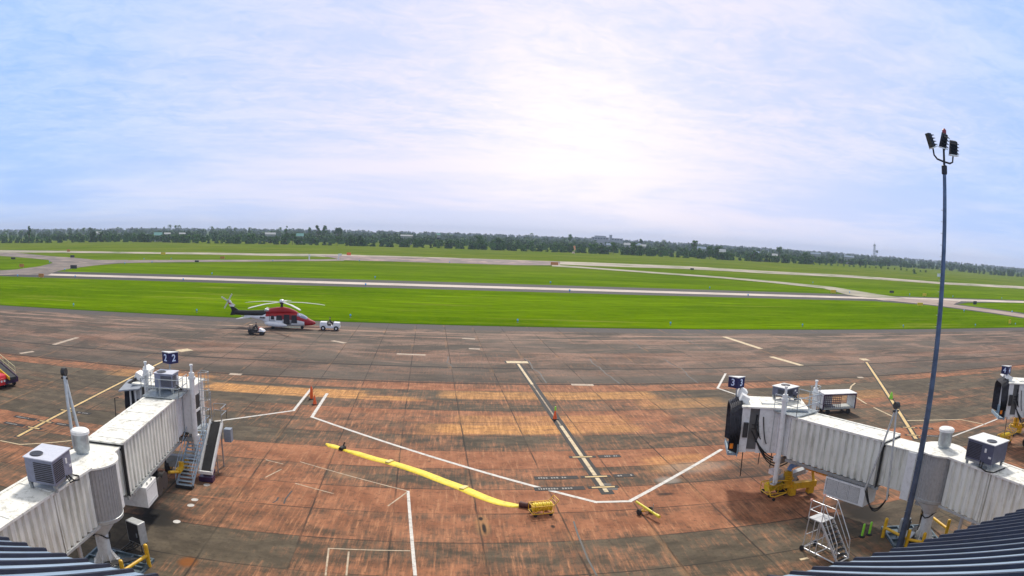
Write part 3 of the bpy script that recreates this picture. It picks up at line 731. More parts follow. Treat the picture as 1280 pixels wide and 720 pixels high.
    q.tube((2.3, 1.2, cz0), (2.25, 1.2, 1.1), .035, n=6); q.tube((1.2, 1.15, cz0), (1.2, 1.15, 1.9), .03, n=6); q.tube((.4, 1.1, cz0), (.4, 1.1, 1.7), .03, n=6)
    q.build('drop_rod', BLACK, cab, sep=True)
    q = C_()
    for k in range(4):
        q.cable((1.95 - .1 * k, 1.45, cz0 + 1.4 - .15 * k), (-.9 - .1 * k, 1.42 + .03 * k, cz0 + .1), .95 + .12 * k, .04)
    q.cable((1.3, 1.45, cz1 - .6), (.9, 1.43, cz0 + .6), .3, .035); q.cable((1.6, 1.45, cz1 - .9), (1.3, 1.43, cz0 + .9), .25, .035)
    q.path([(1.7, 1.42, cz1 - .5), (1.75, 1.46, cz1 - 1.2), (1.5, 1.47, cz1 - 1.8), (1.6, 1.45, cz1 - 2.2)], .07)
    q.build('cable_loop', RUB, root)
    q = C_(); q.box(2.2, 2.5, 1.37, 1.6, cz0 + 1.0, cz0 + 1.9); q.build('control_box', BLACK, cab)
    q = C_(); q.box(1.25, 1.95, 1.255, 1.275, cz0 + 1.45, cz0 + 1.52); q.box(1.25, 1.95, 1.255, 1.275, cz0 + 1.7, cz0 + 1.77); q.build('grab_bar', BLACK, cab, sep=True)
    if P.get('awning'):
        q = C_(); q.hexa([(1.9, .3, cz1 + .12), (3.5, .3, cz1 - .15), (3.5, 2.0, cz1 - .5), (1.9, 2.0, cz1 - .25), (1.9, .3, cz1 + .2), (3.5, .3, cz1 - .07), (3.5, 2.0, cz1 - .42), (1.9, 2.0, cz1 - .17)]); q.build('awning', TARP, root)
        q = C_()
        for x_ in (2.0, 2.4, 2.8): q.tube((x_, 1.6, cz0), (x_, 1.6, cz1 - .3), .07, n=8)
        q.build('awning_post', WHITE, root, sep=True)
        q = C_(); q.path([(3.6, 1.9, cz1 - .9), (3.9, 1.9, cz1 - .95), (3.95, 1.9, cz0 + .6), (3.9, 1.9, cz0 - .2)], .035); q.build('side_hoop', BLACK, root)
    # roof platform with rails
    q = W(); px0, px1 = a1 - .45, a1 + 1.35
    q.box(px0, px1, yo - 1.35, yo + 1.15, zt + .06, zt + .12)
    for k in range(9): q.box(px0 + .05 + k * .2, px0 + .09 + k * .2, yo - 1.35, yo + 1.15, zt + .12, zt + .135)
    rail(q, [(px1, yo + 1.15, zt + .12), (px0, yo + 1.15, zt + .12), (px0, yo - 1.35, zt + .12), (px1, yo - 1.35, zt + .12)], 1.05, .025)
    q.build('roof_platform', GALV, root)
    # caged ladder on the service side
    if P.get('ladder'):
        q = W(); lxx, lyy = P['ladder']
        for s_ in (-.22, .22): q.tube((lxx + s_, lyy, 2.8), (lxx + s_, lyy, 6.6), .025, n=6)
        for k in range(13): q.tube((lxx - .22, lyy, 2.95 + k * .28), (lxx + .22, lyy, 2.95 + k * .28), .016, n=5)
        for z_ in (4.3, 4.9, 5.5, 6.1, 6.6):
            pts = [(lxx - .3 * math.cos(a) * 1.1, lyy - .62 * math.sin(a), z_) for a in [PI * i / 8 for i in range(9)]]
            q.path(pts, .018, 5)
        for i in range(1, 8, 2):
            a = PI * i / 8; q.tube((lxx - .33 * math.cos(a), lyy - .62 * math.sin(a), 4.3), (lxx - .33 * math.cos(a), lyy - .62 * math.sin(a), 6.6), .014, n=5)
        q.build('caged_ladder', GALV, root)
    # service door, landing and steep stairs
    if P.get('stairs'):
        q = C_(); q.box(-1.47, -1.452, -.5, .5, cz0 + .2, cz0 + 2.2)
        sd_ = q.build('service_door', DARK, cab)
        q = C_(); q.box(-1.49, -1.47, -.62, -.5, cz0 + .15, cz0 + 2.3); q.box(-1.49, -1.47, .5, .62, cz0 + .15, cz0 + 2.3); q.box(-1.49, -1.47, -.62, .62, cz0 + 1.15, cz0 + 1.32)
        q.build('door_frame', WHITE, sd_)
        (x0, y0), (x1, y1), (bx, by), wst = P['stairs']        # landing corners (world), stair foot centre (world), width
        q = MB(); zl = 2.8
        q.box(x0, x1, y0, y1, zl - .08, zl)
        rail(q, [(x1, y0 + .9, zl), (x1, y1, zl), (x0, y1, zl)], 1.0, .024)
        for a in ((x0 + .05, y0 + .05), (x1 - .05, y0 + .05), (x1 - .05, y1 - .05)): q.tube((a[0], a[1], .9), (a[0], a[1], zl - .05), .05, n=8)
        q.build('stair_landing', GALV, root)
        tx = x0 + .1 + wst / 2; top = Vector((tx, y0, zl)); ft = Vector((bx, by, .25)); n = 15
        side = Vector((1, 0, 0)) * wst / 2
        q = MB()
        for k in range(n + 1):
            p = top.lerp(ft, k / n); q.box(p.x - wst / 2 + .03, p.x + wst / 2 - .03, p.y - .13, p.y + .12, p.z - .03, p.z)
        for s_ in (-1, 1):
            a = top + side * s_; b = ft + side * s_
            q.hexa([a + Vector((-.03, 0, -.16)), b + Vector((-.03, 0, -.16)), b + Vector((.03, 0, -.16)), a + Vector((.03, 0, -.16)), a + Vector((-.03, 0, .06)), b + Vector((-.03, 0, .06)), b + Vector((.03, 0, .06)), a + Vector((.03, 0, .06))])
            off = Vector((s_ * .03, 0, 0))
            for h in (.45, .9): q.tube(a + off + Vector((0, 0, h)), b + off + Vector((0, 0, h)), .022, n=6)
            for k in range(6):
                p = a.lerp(b, k / 5) + off; q.tube(p, p + Vector((0, 0, .9)), .02, n=6)
        q.build('service_stairs', mat('blue_grey_stair_steel', (.40, .50, .60), .45, .3, .15, 4), root)
        q = MB(); q.box(ft.x - wst / 2 - .05, ft.x + wst / 2 + .05, ft.y - .2, ft.y + .2, .04, .2); q.build('stair_foot', RUB, root)
        # grey vertical steel tower beside the door
    # cable arms: tall inverted V that carries the power cables between tunnels
    (ax, ay), (f1x, f1y), (f2x, f2y), ztop = P['arms']
    for fx, fy, zz in ((f1x, f1y, 2.4), (f2x, f2y, 2.2)):
        q = MB(); q.tube((fx, fy, zz), (ax, ay, ztop), P.get('arm_r', .065), P.get('arm_r', .065) * .85, 8); q.build('cable_arm', LGREY, root)
    q = MB(); q.tube((ax - .12, ay, ztop + .05), (ax + .12, ay, ztop + .05), .2, .2, 16); q.tube((ax - .2, ay, ztop - .25), (ax + .2, ay, ztop - .25), .06, n=8); q.build('cable_pulley', BLACK, root)
    q = MB(); q.cable((f1x, f1y, 2.5), (f2x, f2y, 2.3), .9, .045); q.cable((f1x + .1, f1y, 2.6), (f2x + .1, f2y, 2.5), 1.2, .045); q.build('cable_loop', RUB, root)
    # column cabling and junction box
    q = W()
    for k in range(3): q.path([(.38, -.1 + .1 * k, 2.4), (.5, -.1 + .12 * k, 1.9), (.42, -.05 + .1 * k, 1.2), (.45, -.1 + .1 * k, .4), (.8, -.3 + .2 * k, .1)], .03)
    pts = [(.45 * math.cos(a), .45 * math.sin(a), 1.7 - .35 * math.sin(a * 1.0) ** 2) for a in [PI * 2 * i / 12 for i in range(13)]]
    q.path(pts, .035)
    q.build('column_cable', RUB, root)
    q = W(); q.box(.55, .95, -.35, .35, 1.9, 2.4); q.build('junction_box', LGREY, root)
    # gate number sign: two angled faces
    sx_, sy_, sz0, faces = P['sign']
    sg = thing('gate_sign', (sx_, sy_, sz0), 0, P['sign_label'], 'gate sign', 'gate number signs on the jet bridges')
    q = MB(); q.tube((sx_, sy_, 5.62), (sx_, sy_, sz0), .05, n=8); q.build('post', GALV, sg)
    h = .66; pt = [(-.54, .30), (0, -.19), (.54, .30)]
    Ms = Matrix.Translation((sx_, sy_, 0)) @ Matrix.Rotation(math.atan2(-sx_, sy_) * P.get('sign_turn', .55), 4, 'Z')
    q = MB(Ms); q.prism(pt, sz0, sz0 + h); q.build('face_panel', BLUEP, sg)
    q = MB(Ms); q.prism([(a * 1.05, .02 + (b - .02) * 1.05) for a, b in pt], sz0 + h, sz0 + h + .05); q.build('cap', WHITE, sg)
    for s_ in (-1, 1):
        c0 = Vector((s_ * .27, .055, sz0 + h / 2)); nrm = Vector((s_ * .49, -.54, 0)).normalized()
        xa = Vector((0, 0, 1)).cross(nrm); xa = -xa if xa.x < 0 else xa
        Mt = Matrix(((xa.x, 0, nrm.x, c0.x + nrm.x * .015), (xa.y, 0, nrm.y, c0.y + nrm.y * .015), (0, 1, 0, c0.z), (0, 0, 0, 1)))
        text_mesh('numeral', number, .60, NUM, sg, Ms @ Mt, .008)
    return root, M_, Mc

wr, M3, C3 = jet_bridge(26.2, 25.15, -.386, .922, 'white corrugated jet bridge reaching left from the right rotunda behind the tall light pole', '3', dict(
    a0=3.35, a1=10.2, yo=.46, drum=(-.05, .05), lx=10.8, cols=(1.58, -1.75), cab=(12.1, .16), cab_ang=R(47),
    walk=((26.3, 23.7), (27.5, 13.7)), arms=((23.7, 27.2), (23.05, 28.0), (23.75, 26.6), 7.3),
    sign=(18.9, 38.0, 6.25, 2), sign_label='blue gate sign numbered 3 on the cab of the right jet bridge', ladder=(10.9, -1.7)))
wl_, M2, C2 = jet_bridge(-15.1, 25.0, -.053, .998, 'white corrugated jet bridge on the left with service stairs beside its cab', '2', dict(
    a0=2.35, a1=11.4, yo=.1, drum=(.25, .4), lx=12.9, cols=(1.65, -1.55), cab=(14.3, 0), cab_ang=R(87),
    awning=1, arm_r=.10, walk=((-15.25, 23.7), (-15.95, 13.7)), arms=((-17.6, 27.6), (-16.6, 26.4), (-16.2, 27.4), 8.3),
    sign=(-15.9, 38.4, 6.9, 2), sign_label='blue gate sign numbered 2 above the cab of the left jet bridge', ladder=(13.15, -2.0),
    stairs=((-14.85, 38.6), (-13.95, 40.2), (-14.45, 35.6), 1.05)))
# third bridge at the right edge: same kind, mostly out of the frame
wr4, M4, C4 = jet_bridge(54.2, 25.1, -.45, .893, 'pale jet bridge cut off by the right edge of the photo', '4', dict(
    a0=2.6, a1=10.3, yo=.2, drum=(-.05, .05), lx=11.2, cols=(1.6, -1.55), cab=(12.1, .1), cab_ang=R(30),
    walk=((52.6, 24.0), (53.8, 13.7)), arms=((50.4, 27.6), (49.7, 28.5), (50.6, 27.2), 7.3),
    sign=(46.3, 37.2, 6.1, 2), sign_label='blue gate sign numbered 4 on the jet bridge at the right edge'))

# ------------------------------------------------------------------ rooftop air units
def ac_unit(name, x, y, z, sx_, sy_, h, rz, label, fan=(-.4, -.3), grp='air units on the bridge roofs', dark=False):
    r_ = thing(name, (x, y, z), rz, label, 'air conditioner', grp)
    Mx = Matrix.Translation((x, y, z)) @ Matrix.Rotation(rz, 4, 'Z'); a, b = sx_ / 2, sy_ / 2
    q = MB(Mx); q.box(-a, a, -b, b, .3, .3 + h); body = q.build('casing', mat('dark_air_unit_casing', (.10, .11, .17), .45, .2, .1, 3) if dark else ACW, r_, bevel=.02)
    q = MB(Mx); q.box(-a - .04, a + .04, -b - .04, b + .04, .3 + h, .34 + h); q.build('lid', WHITE if dark else mat('air_unit_lid', (.62, .64, .74), .5, .1, .06, 3), body)
    q = MB(Mx); q.lathe((fan[0] * sx_, fan[1] * sy_, 0), [(.30, .34 + h), (.32, .37 + h), (.30, .38 + h), (.26, .37 + h)], 24); q.build('fan_grille', GRILL, body)
    q = MB(Mx)
    for k in range(10): q.box(-a - .012, -a, -b + .06, b - .45, .4 + k * (h - .2) / 10, .4 + (k + .62) * (h - .2) / 10)
    for k in range(10): q.box(-a + .06, a * .1, -b - .012, -b, .4 + k * (h - .2) / 10, .4 + (k + .62) * (h - .2) / 10)
    q.build('coil_grille', GRILL, body)
    q = MB(Mx); q.box(a * .35, a * .36 + .12, -b - .03, -b, .3 + h * .55, .3 + h * .75); q.box(a * .7, a * .9, -b - .02, -b, .3 + h * .3, .3 + h * .4)
    q.build('nameplate', WHITE, body, sep=True)
    q = MB(Mx)
    for s_ in (-1, 1): q.box(-a, a, s_ * (b - .08) - .05, s_ * (b - .08) + .05, .18, .3)
    for s_ in (-1, 1):
        for s2 in (-1, 1): q.box(s_ * (a - .15) - .06, s_ * (a - .15) + .06, s2 * (b - .08) - .06, s2 * (b - .08) + .06, 0, .18)
    q.build('mounting_frame', GREYM, r_, sep=True)
    q = MB(Mx); q.path([(a * .4, -b - .02, .35), (a * .5, -b - .25, .12), (a * .9, -b - .3, .05), (a * 1.35, -b - .1, .04), (a * 1.4, b * .4, .05)], .035); q.path([(a * .2, -b - .01, .4), (a * .25, -b - .15, .1), (a * .8, -b - .2, .06)], .03)
    q.build('conduit', RUB, r_)
    return r_
ac_unit('air_unit', -14.98, 21.25, 5.30, 1.75, 1.45, .98, R(93), 'grey box air unit with black roof fan on the left walkway', (-.22, .22))
ac_unit('air_unit', 26.35, 21.7, 5.30, 1.85, 1.6, .98, R(-80), 'grey box air unit with black roof fan on the right walkway', (.22, -.2), dark=True)
ac_unit('air_unit', -15.75, 37.35, 5.44, 1.15, 1.25, .85, R(90), 'grey air unit behind the rail near the gate 2 sign', (-.2, .2))
ac_unit('air_unit', 21.95, 36.9, 5.64, 1.3, 1.2, .55, R(25), 'low dark air unit with white lid near the gate 3 sign', (.1, .1), dark=True)

# ------------------------------------------------------------------ preconditioned-air units hung under the tunnels
def pca(M_, x0, x1, y0, y1, z0, z1, label, facing, tubes=True):
    r_ = thing('ground_air_unit', tuple(M_ @ Vector(((x0 + x1) / 2, (y0 + y1) / 2, z0))), 0, label, 'air unit', 'air supply units slung under the tunnels')
    q = MB(M_); q.box(x0, x1, y0, y1, z0, z1); b = q.build('casing', WHITE, r_, bevel=.02)
    yf = y1 if facing > 0 else y0
    if facing < 0: q = MB(M_); q.box(x0 + .15, x1 - .15, yf - .012, yf, z0 + .15, z0 + .19); q.box(x0 + .15, x1 - .15, yf - .012, yf, z1 - .2, z1 - .16); q.build('panel_seam', LGREY, b, sep=True)
    q = MB(M_); n = 3; st = (x1 - x0 - .45) / n
    for k in range(n):
        a = x0 + .4 + k * st
        q.box(a, a + st - .06, yf, yf + facing * .012, z0 + .12, z1 - .12)
    if facing > 0: q.build('filter_recess', mat('filter_mesh', (.13, .13, .14), .7, 0, .1, 9), b)
    q = MB(M_)
    for k in range(n):
        a = x0 + .4 + k * st
        for j in range(12): q.box(a + .02 + j * (st - .1) / 12, a + .055 + j * (st - .1) / 12, yf + facing * .012, yf + facing * .022, z0 + .13, z1 - .13)
    if facing > 0: q.build('louvre', WHITE, b)
    q = MB(M_)
    for x_ in (x0 + .5, x1 - .5): q.box(x_ - .05, x_ + .05, (y0 + y1) / 2 - .06, (y0 + y1) / 2 + .06, z1, 2.66); q.tube((x_, yf - facing * .1, z1), (x_, yf - facing * .1, 2.62), .04, n=8)
    q.build('hanger', GREYM, r_, sep=True)
    return r_
pca(M3, 3.95, 6.95, .0, 1.45, 1.25, 2.4, 'long white louvred air unit slung under the right jet bridge', 1)
pca(M2, 3.9, 5.6, -1.25, .45, 1.4, 2.5, 'plain white box air unit slung under the left jet bridge', -1)
q = MB(M2)   # black duct reels beside the left unit
for k, x_ in enumerate((6.25, 7.15)):
    q.tube((x_, -1.15, 1.75), (x_, -.3, 1.75), .42, .42, 18); q.tube((x_, -1.2, 1.75), (x_, -1.14, 1.75), .5, .5, 18); q.tube((x_, -.32, 1.75), (x_, -.26, 1.75), .5, .5, 18)
    q.box(x_ - .05, x_ + .05, -.8, -.7, 2.1, 2.66)
o = q.build('hose_reel', BLACK, None, tuple(M2 @ Vector((6.7, -.7, 1.3)))); tag(o, 'pair of black hose reels hanging beside the white box under the left bridge', 'hose reel')

# ------------------------------------------------------------------ yellow hose carts and ducts
def hose_cart(x, y, rz, label, sc=.92):
    r_ = thing('hose_cart', (x, y, ZA), rz, label, 'hose cart', 'yellow hose carts')
    Mx = Matrix.Translation((x, y, ZA)) @ Matrix.Rotation(rz, 4, 'Z') @ Matrix.Scale(sc, 4)
    q = MB(Mx); L_, W_, Hh = .8, .55, .85
    for z_ in (.25, Hh):
        for a, b in (((-L_, -W_), (L_, -W_)), ((L_, -W_), (L_, W_)), ((L_, W_), (-L_, W_)), ((-L_, W_), (-L_, -W_))): q.tube((a[0], a[1], z_), (b[0], b[1], z_), .035, n=6)
    for a in ((-L_, -W_), (L_, -W_), (L_, W_), (-L_, W_), (0, -W_), (0, W_)): q.tube((a[0], a[1], .25), (a[0], a[1], Hh), .03, n=6)
    q.tube((-L_, -W_, .25), (0, -W_, Hh), .025, n=6); q.tube((0, -W_, Hh), (L_, -W_, .25), .025, n=6)
    for j in range(7): q.tube((-L_ + .2 * j + .1, -W_, Hh), (-L_ + .2 * j + .1, W_, Hh), .018, n=5)
    fr = q.build('cage_frame', YEL, r_)
    q = MB(Mx); q.tube((L_, -W_, Hh), (L_ + .35, -W_, 1.25), .03, n=6); q.tube((L_, W_, Hh), (L_ + .35, W_, 1.25), .03, n=6); q.tube((L_ + .35, -W_, 1.25), (L_ + .35, W_, 1.25), .03, n=6)
    q.tube((L_ + .18, -W_, 1.05), (L_ + .18, W_, 1.05), .02, n=6); q.build('push_handle', YEL, r_)
    q = MB(Mx)
    for j in range(10):
        x_ = -L_ + .12 + j * .15; rr = .33 + .03 * (j % 2); q.tube((x_, 0, .62), (x_ + .11, 0, .62), rr, rr, 16)
    q.build('rolled_hose', HOSEY, r_)
    for sx2, sy2 in ((-.6, -.5), (-.6, .5), (.6, -.5), (.6, .5)):
        q = MB(Mx); q.tube((sx2, sy2 - .05, .14), (sx2, sy2 + .05, .14), .14, .14, 14); q.tube((sx2, sy2, .14), (sx2, sy2, .28), .03, n=6); q.build('wheel', RUB, r_)
    return r_
hx, hy = gp(676, 643); hose_cart(hx, hy, R(10), 'small yellow cage cart at the end of the long flat yellow hose', .74)
hx, hy = gp(969, 620); c3 = hose_cart(hx, hy + .3, R(2), 'yellow cage cart with folded duct below the right jet bridge')
hx, hy = gp(1254, 556); hose_cart(hx + .4, hy + .3, R(10), 'yellow cage cart under the jet bridge at the right edge')
def stack(x, y, label, dx=0):
    r_ = thing('air_duct', (x, y, ZA), 0, label, 'air duct', 'yellow air ducts under the bridges')
    q = MB()
    for k in range(7): q.tube((x, y, .75 + k * .12), (x, y, .85 + k * .12), .34 - .01 * k, .36 - .01 * k, 18)
    q.box(x - .4, x + .4, y - .4, y + .4, .55, .75); q.build('folded_stack', YEL, r_)
    q = MB(); q.path([(x, y, 1.6), (x + .15, y, 1.85), (x + .5, y - .02, 1.95), (x + .85, y - .05, 2.0)], .17, 12); q.build('blue_sleeve', BLUEH, r_)
    q = MB(); q.tube((x + .85, y - .05, 2.0), (x + 1.05, y - .08, 2.05), .2, n=12); q.build('white_collar', WHITE, r_)
    q = MB(); dp = [Vector(p) for p in ((x + 1.05, y - .1, 2.05), (x + 1.3, y - .5, 2.3), (x - .45 + .6, y - 1.5, 2.42), (x + .15, y - 1.9, 2.42), (x + .95, y - 3.85, 2.38))]
    q.path(dp, .17, 12)
    for k in range(9):
        p = dp[3].lerp(dp[4], k / 8); q.tube(p, p + Vector((.03, -.07, 0)), .195, n=12)
    q.build('orange_duct', mat('orange_yellow_duct', (.8, .34, .03), .6, 0, .12, 4), r_)
    q = MB(); q.box(x + .2, x + 1.9, y - .75, y - .35, .55, .95); q.tube((x + 1.75, y - .55, .9), (x + 1.5, y - .4, 1.9), .09, n=8); q.box(x + .0, x + .4, y - .7, y - .3, .1, .6); q.box(x + 1.4, x + 1.8, y - .7, y - .3, .1, .6); q.build('support_arm', YEL, r_)
    q = MB(); q.cbox((x - .75, y + .5, 1.45), (.7, .45, .3), R(10)); q.build('connector', WHITE, r_)
    q = MB(); hnd = [(x - .3, y - .6, 1.15), (x - 1.3, y - .3, 1.1), (x - 1.65, y - .35, .95), (x - 1.6, y - .9, .35), (x - 1.35, y - 1.0, .3), (x - .5, y - 1.0, .5)]
    q.path(hnd, .04); q.build('tow_handle', YEL, r_)
    q = MB(); q.tube((x - 1.35, y - 1.0, .12), (x - 1.35, y - .9, .12), .1, n=12); q.build('castor', RUB, r_)
stack(21.75, 34.75, 'folded yellow duct with blue sleeve under the right jet bridge')
sx1, sy1 = gp(1263, 540); stack(sx1 + .2, sy1 - .4, 'folded yellow duct with blue sleeve under the bridge at the right edge')
# yellow bogie arm on the left bridge
q = MB(M2); q.box(10.6, 13.2, -1.0, -.7, .9, 1.15); q.box(11.2, 11.4, -1.03, -.67, 1.15, 1.4); q.box(12.2, 12.4, -1.03, -.67, 1.15, 1.35); q.tube((10.6, -.85, 1.0), (9.6, -.6, 1.3), .09, n=10)
o = q.build('bogie_cover', YEL, wl_)

# long lay-flat hose from a tie-down to the cart, slightly raised cross section
def flat_hose():
    pts = [(408, 555.5), (415, 558), (420, 559.5), (428, 562.5), (445, 567), (468, 574), (487, 578.5), (508, 585), (530, 592.5), (552, 601), (575, 609.5), (592, 617), (608, 623.5), (625, 629), (642, 632.5), (652, 633.5)]
    P_ = [Vector((*gp(*p), 0)) for p in pts]; W_ = [.12, .42, .40, .16, .42, .45, .46, .46, .47, .47, .47, .46, .44, .42, .36, .10]
    # resample
    q = MB(); rings = []; prof = [(-.5, 0), (-.42, .6), (-.2, .95), (0, 1), (.2, .95), (.42, .6), (.5, 0)]
    n = len(P_); fine = []; fw = []
    for i in range(n - 1):
        for k in range(5):
            t = k / 5; a = P_[max(i - 1, 0)]; b = P_[i]; c = P_[i + 1]; d_ = P_[min(i + 2, n - 1)]
            fine.append(.5 * ((2 * b) + (c - a) * t + (2 * a - 5 * b + 4 * c - d_) * t * t + (3 * b - a - 3 * c + d_) * t ** 3)); fw.append(W_[i] + (W_[i + 1] - W_[i]) * t)
    fine.append(P_[-1]); fw.append(W_[-1]); vs = []
    for i, p in enumerate(fine):
        t = (fine[min(i + 1, len(fine) - 1)] - fine[max(i - 1, 0)]).normalized(); nn = Vector((-t.y, t.x, 0))
        hgt = .08 * (.9 + .12 * math.sin(i * .37))
        for a, hh in prof: vs.append(tuple(p + nn * a * fw[i] * 1.7 + Vector((0, 0, ZA + .004 + hh * hgt))))
    m = len(prof)
    q.add(vs, [(j * m + i, (j + 1) * m + i, (j + 1) * m + i + 1, j * m + i + 1) for j in range(len(fine) - 1) for i in range(m - 1)], True)
    root = thing('air_hose', tuple(P_[0]), 0, 'long flat yellow hose lying across the apron', 'hose')
    q.build('hose_body', HOSEY, root)
    q = MB(); a = P_[3]; q.tube((a.x - .12, a.y - .2, .1), (a.x + .12, a.y + .2, .14), .17, .17, 12); q.tube((a.x, a.y, .1), (a.x + .15, a.y + .25, .5), .05, n=8); q.build('black_coupling', RUB, root)
    q = MB(); b = P_[11]; c = P_[8]
    for z_, p in ((0, Vector((*gp(580, 611.5), 0))), (0, Vector((*gp(487, 578.5), 0)))):
        q.cbox((p.x, p.y, .085), (.30, .60, .13), R(-35))
    q.build('joint_cuff', mat('cream_joint_cuff', (.72, .60, .22), .6, 0, .1, 4), root, sep=True)
    q = MB(); a = Vector((*gp(650, 633.5), .15)); c = Vector((*gp(667, 637), .3)); q.path([a, a.lerp(c, .5) - Vector((0, 0, .05)), c], [.2, .15, .2], 10); q.build('hose_end', mat('dark_red_hose_end', (.09, .03, .025), .7, 0, .2, 4), root)
flat_hose()

# towbar on its small axle
def towbar():
    a = Vector((*gp(794.5, 636), .45)); b = Vector((*gp(820, 651), .35)); r_ = thing('towbar', (a.x, a.y, ZA), 0, 'yellow tow bar on two small wheels right of the flat yellow hose', 'tow bar')
    q = MB(); q.tube(a, b, .075, n=10); q.tube(b, b + (b - a).normalized() * .25, .1, n=10); q.build('bar', mat('lemon_towbar_paint', (.8, .68, .05), .45, 0, .1, 3), r_)
    c = Vector((*gp(805, 650), 0)); mid = a.lerp(b, .45); d_ = (b - a).normalized(); s_ = Vector((-d_.y, d_.x, 0)).normalized()
    q = MB(); q.tube((mid.x - s_.x * .35, mid.y - s_.y * .35, .2), (mid.x + s_.x * .35, mid.y + s_.y * .35, .2), .04, n=8)
    for k in (-.3, .3): q.tube((mid.x + s_.x * k, mid.y + s_.y * k, .2), tuple(mid), .03, n=6)
    q.build('axle', YEL, r_)
    for k in (-.4, .4):
        p = mid + s_ * k; q = MB(); q.tube((p.x - s_.x * .06, p.y - s_.y * .06, .2), (p.x + s_.x * .06, p.y + s_.y * .06, .2), .18, .18, 16); q.build('wheel', RUB, r_)
    q = MB(); p = a.lerp(b, .8); q.tube(p, p + Vector((0, 0, .5)), .02, n=6); q.build('lever', GREYM, r_)
towbar()

# cones / delineators
def cone(px, py, h, label, slim=False, top=None):
    x_, y_ = gp(px, py); r_ = thing('traffic_cone', (x_, y_, ZA), 0, label, 'cone', 'orange cones on the apron')
    q = MB(); q.cbox((x_, y_, ZA + .035), (.5, .5, .06), R(12)); q.build('base', RUB, r_)
    q = MB()
    if slim: q.lathe((x_, y_, ZA + .06), [(.16, 0), (.15, .3), (.12, h * .8), (.07, h * .84), (.09, h * .88), (.03, h)], 16)
    else: q.lathe((x_, y_, ZA + .06), [(.19, 0), (.14, h * .3), (.09, h * .65), (.045, h)], 16)
    q.build('body', ORNG, r_)
    if top: q = MB(); q.lathe((x_, y_, ZA + .06 + h), [(.07, -.04), (.09, .05), (.06, .3)], 12); q.build('topper', top, r_)
cone(389.5, 499, 1.15, 'tall slim orange delineator at the end of the white line', True)
cone(393.5, 506, .78, 'short orange cone in front of the slim delineator')
cone(693.5, 524.5, .75, 'orange cone with green top standing on the centre lead in line', False, LIME)
x_, y_ = gp(1113.5, 499); r_ = thing('marker_cone', (x_, y_, ZA), 0, 'small lime green cone on the right lead in line', 'cone')
q = MB(); q.cbox((x_, y_, ZA + .03), (.4, .4, .05)); q.build('base', RUB, r_); q = MB(); q.lathe((x_, y_, ZA + .05), [(.25, 0), (.2, .3), (.12, .6), (.05, .72)], 12); q.build('body', LIME, r_)

# ------------------------------------------------------------------ guards, bollards, cabinets near the columns
def guard(pts, label, posts_only=()):
    a = pts[0]; r_ = thing('guard_rail', (a[0], a[1], ZA), 0, label, 'guard rail', 'yellow pipe guards round the bridge columns')
    for p in pts:
        q = MB(); q.lathe((p[0], p[1], ZA), [(.11, 0), (.11, 1.1), (.09, 1.16), (.03, 1.19)], 14); q.build('post', YEL, r_)
    q = MB()
    for p, n in zip(pts, pts[1:]): q.tube((p[0], p[1], .62), (n[0], n[1], .62), .085, n=10)
    q.build('rail', YEL, r_)
guard([gp(1103, 672), gp(1131, 687), gp(1150, 691)], 'yellow pipe guard left of the right bridge column')
guard([(27.9, 27.3), (27.4, 24.3)], 'yellow pipe guard right of the right bridge column')
guard([gp(187, 708.5), gp(157, 729)], 'yellow pipe guard beside the left bridge column')
for k, p in enumerate(((1077, 671.5), (1086, 669))):
    x_, y_ = gp(*p); r_ = thing('bollard', (x_, y_, ZA), 0, 'lime green post marker, the %s of the pair by the rolling stairs' % ('left' if k == 0 else 'right'), 'bollard', 'lime green post pair')
    q = MB(); q.lathe((x_, y_, ZA), [(.2, 0), (.2, .06), (.08, .09)], 14); q.build('base', RUB, r_)
    q = MB(); q.lathe((x_, y_, ZA), [(.075, .08), (.075, .74), (.04, .8)], 12); q.build('post', LIME, r_)
def cabinet(x, y, z, rz, label, s=(.9, .55, 1.1)):
    r_ = thing('electrical_cabinet', (x, y, ZA), rz, label, 'cabinet', 'electrical cabinets by the bridge columns')
    Mx = Matrix.Translation((x, y, ZA)) @ Matrix.Rotation(rz, 4, 'Z')
    q = MB(Mx); q.box(-s[0] / 2, s[0] / 2, -s[1] / 2, s[1] / 2, z, z + s[2]); b = q.build('casing', LGREY, r_, bevel=.02)
    q = MB(Mx); q.box(-s[0] / 2 + .05, s[0] / 2 - .05, -s[1] / 2 - .02, -s[1] / 2, z + .05, z + s[2] - .05); dr = q.build('door', BLACK, b)
    q = MB(Mx); q.box(.25, .3, -s[1] / 2 - .06, -s[1] / 2 - .02, z + .4, z + .6); q.build('handle', GALV, dr)
    q = MB(Mx)
    for a in (-.35, .35):
        for c in (-.2, .2): q.tube((a, c, 0), (a, c, z), .03, n=6)
    for k in range(4): q.path([(-.3 + .2 * k, -.2, z), (-.3 + .18 * k, -.5, .35), (-.6 + .1 * k, -1.0 + .1 * k, .06), (-1.3, -1.4 + .12 * k, .05)], .035)
    q.build('conduit', BLACK, r_)
cabinet(-14.0, 26.9, .45, R(-20), 'grey and black electrical cabinet by the left bridge column')
cabinet(25.1, 25.9, .3, R(20), 'grey electrical cabinet behind the light pole', (.6, .45, .8))
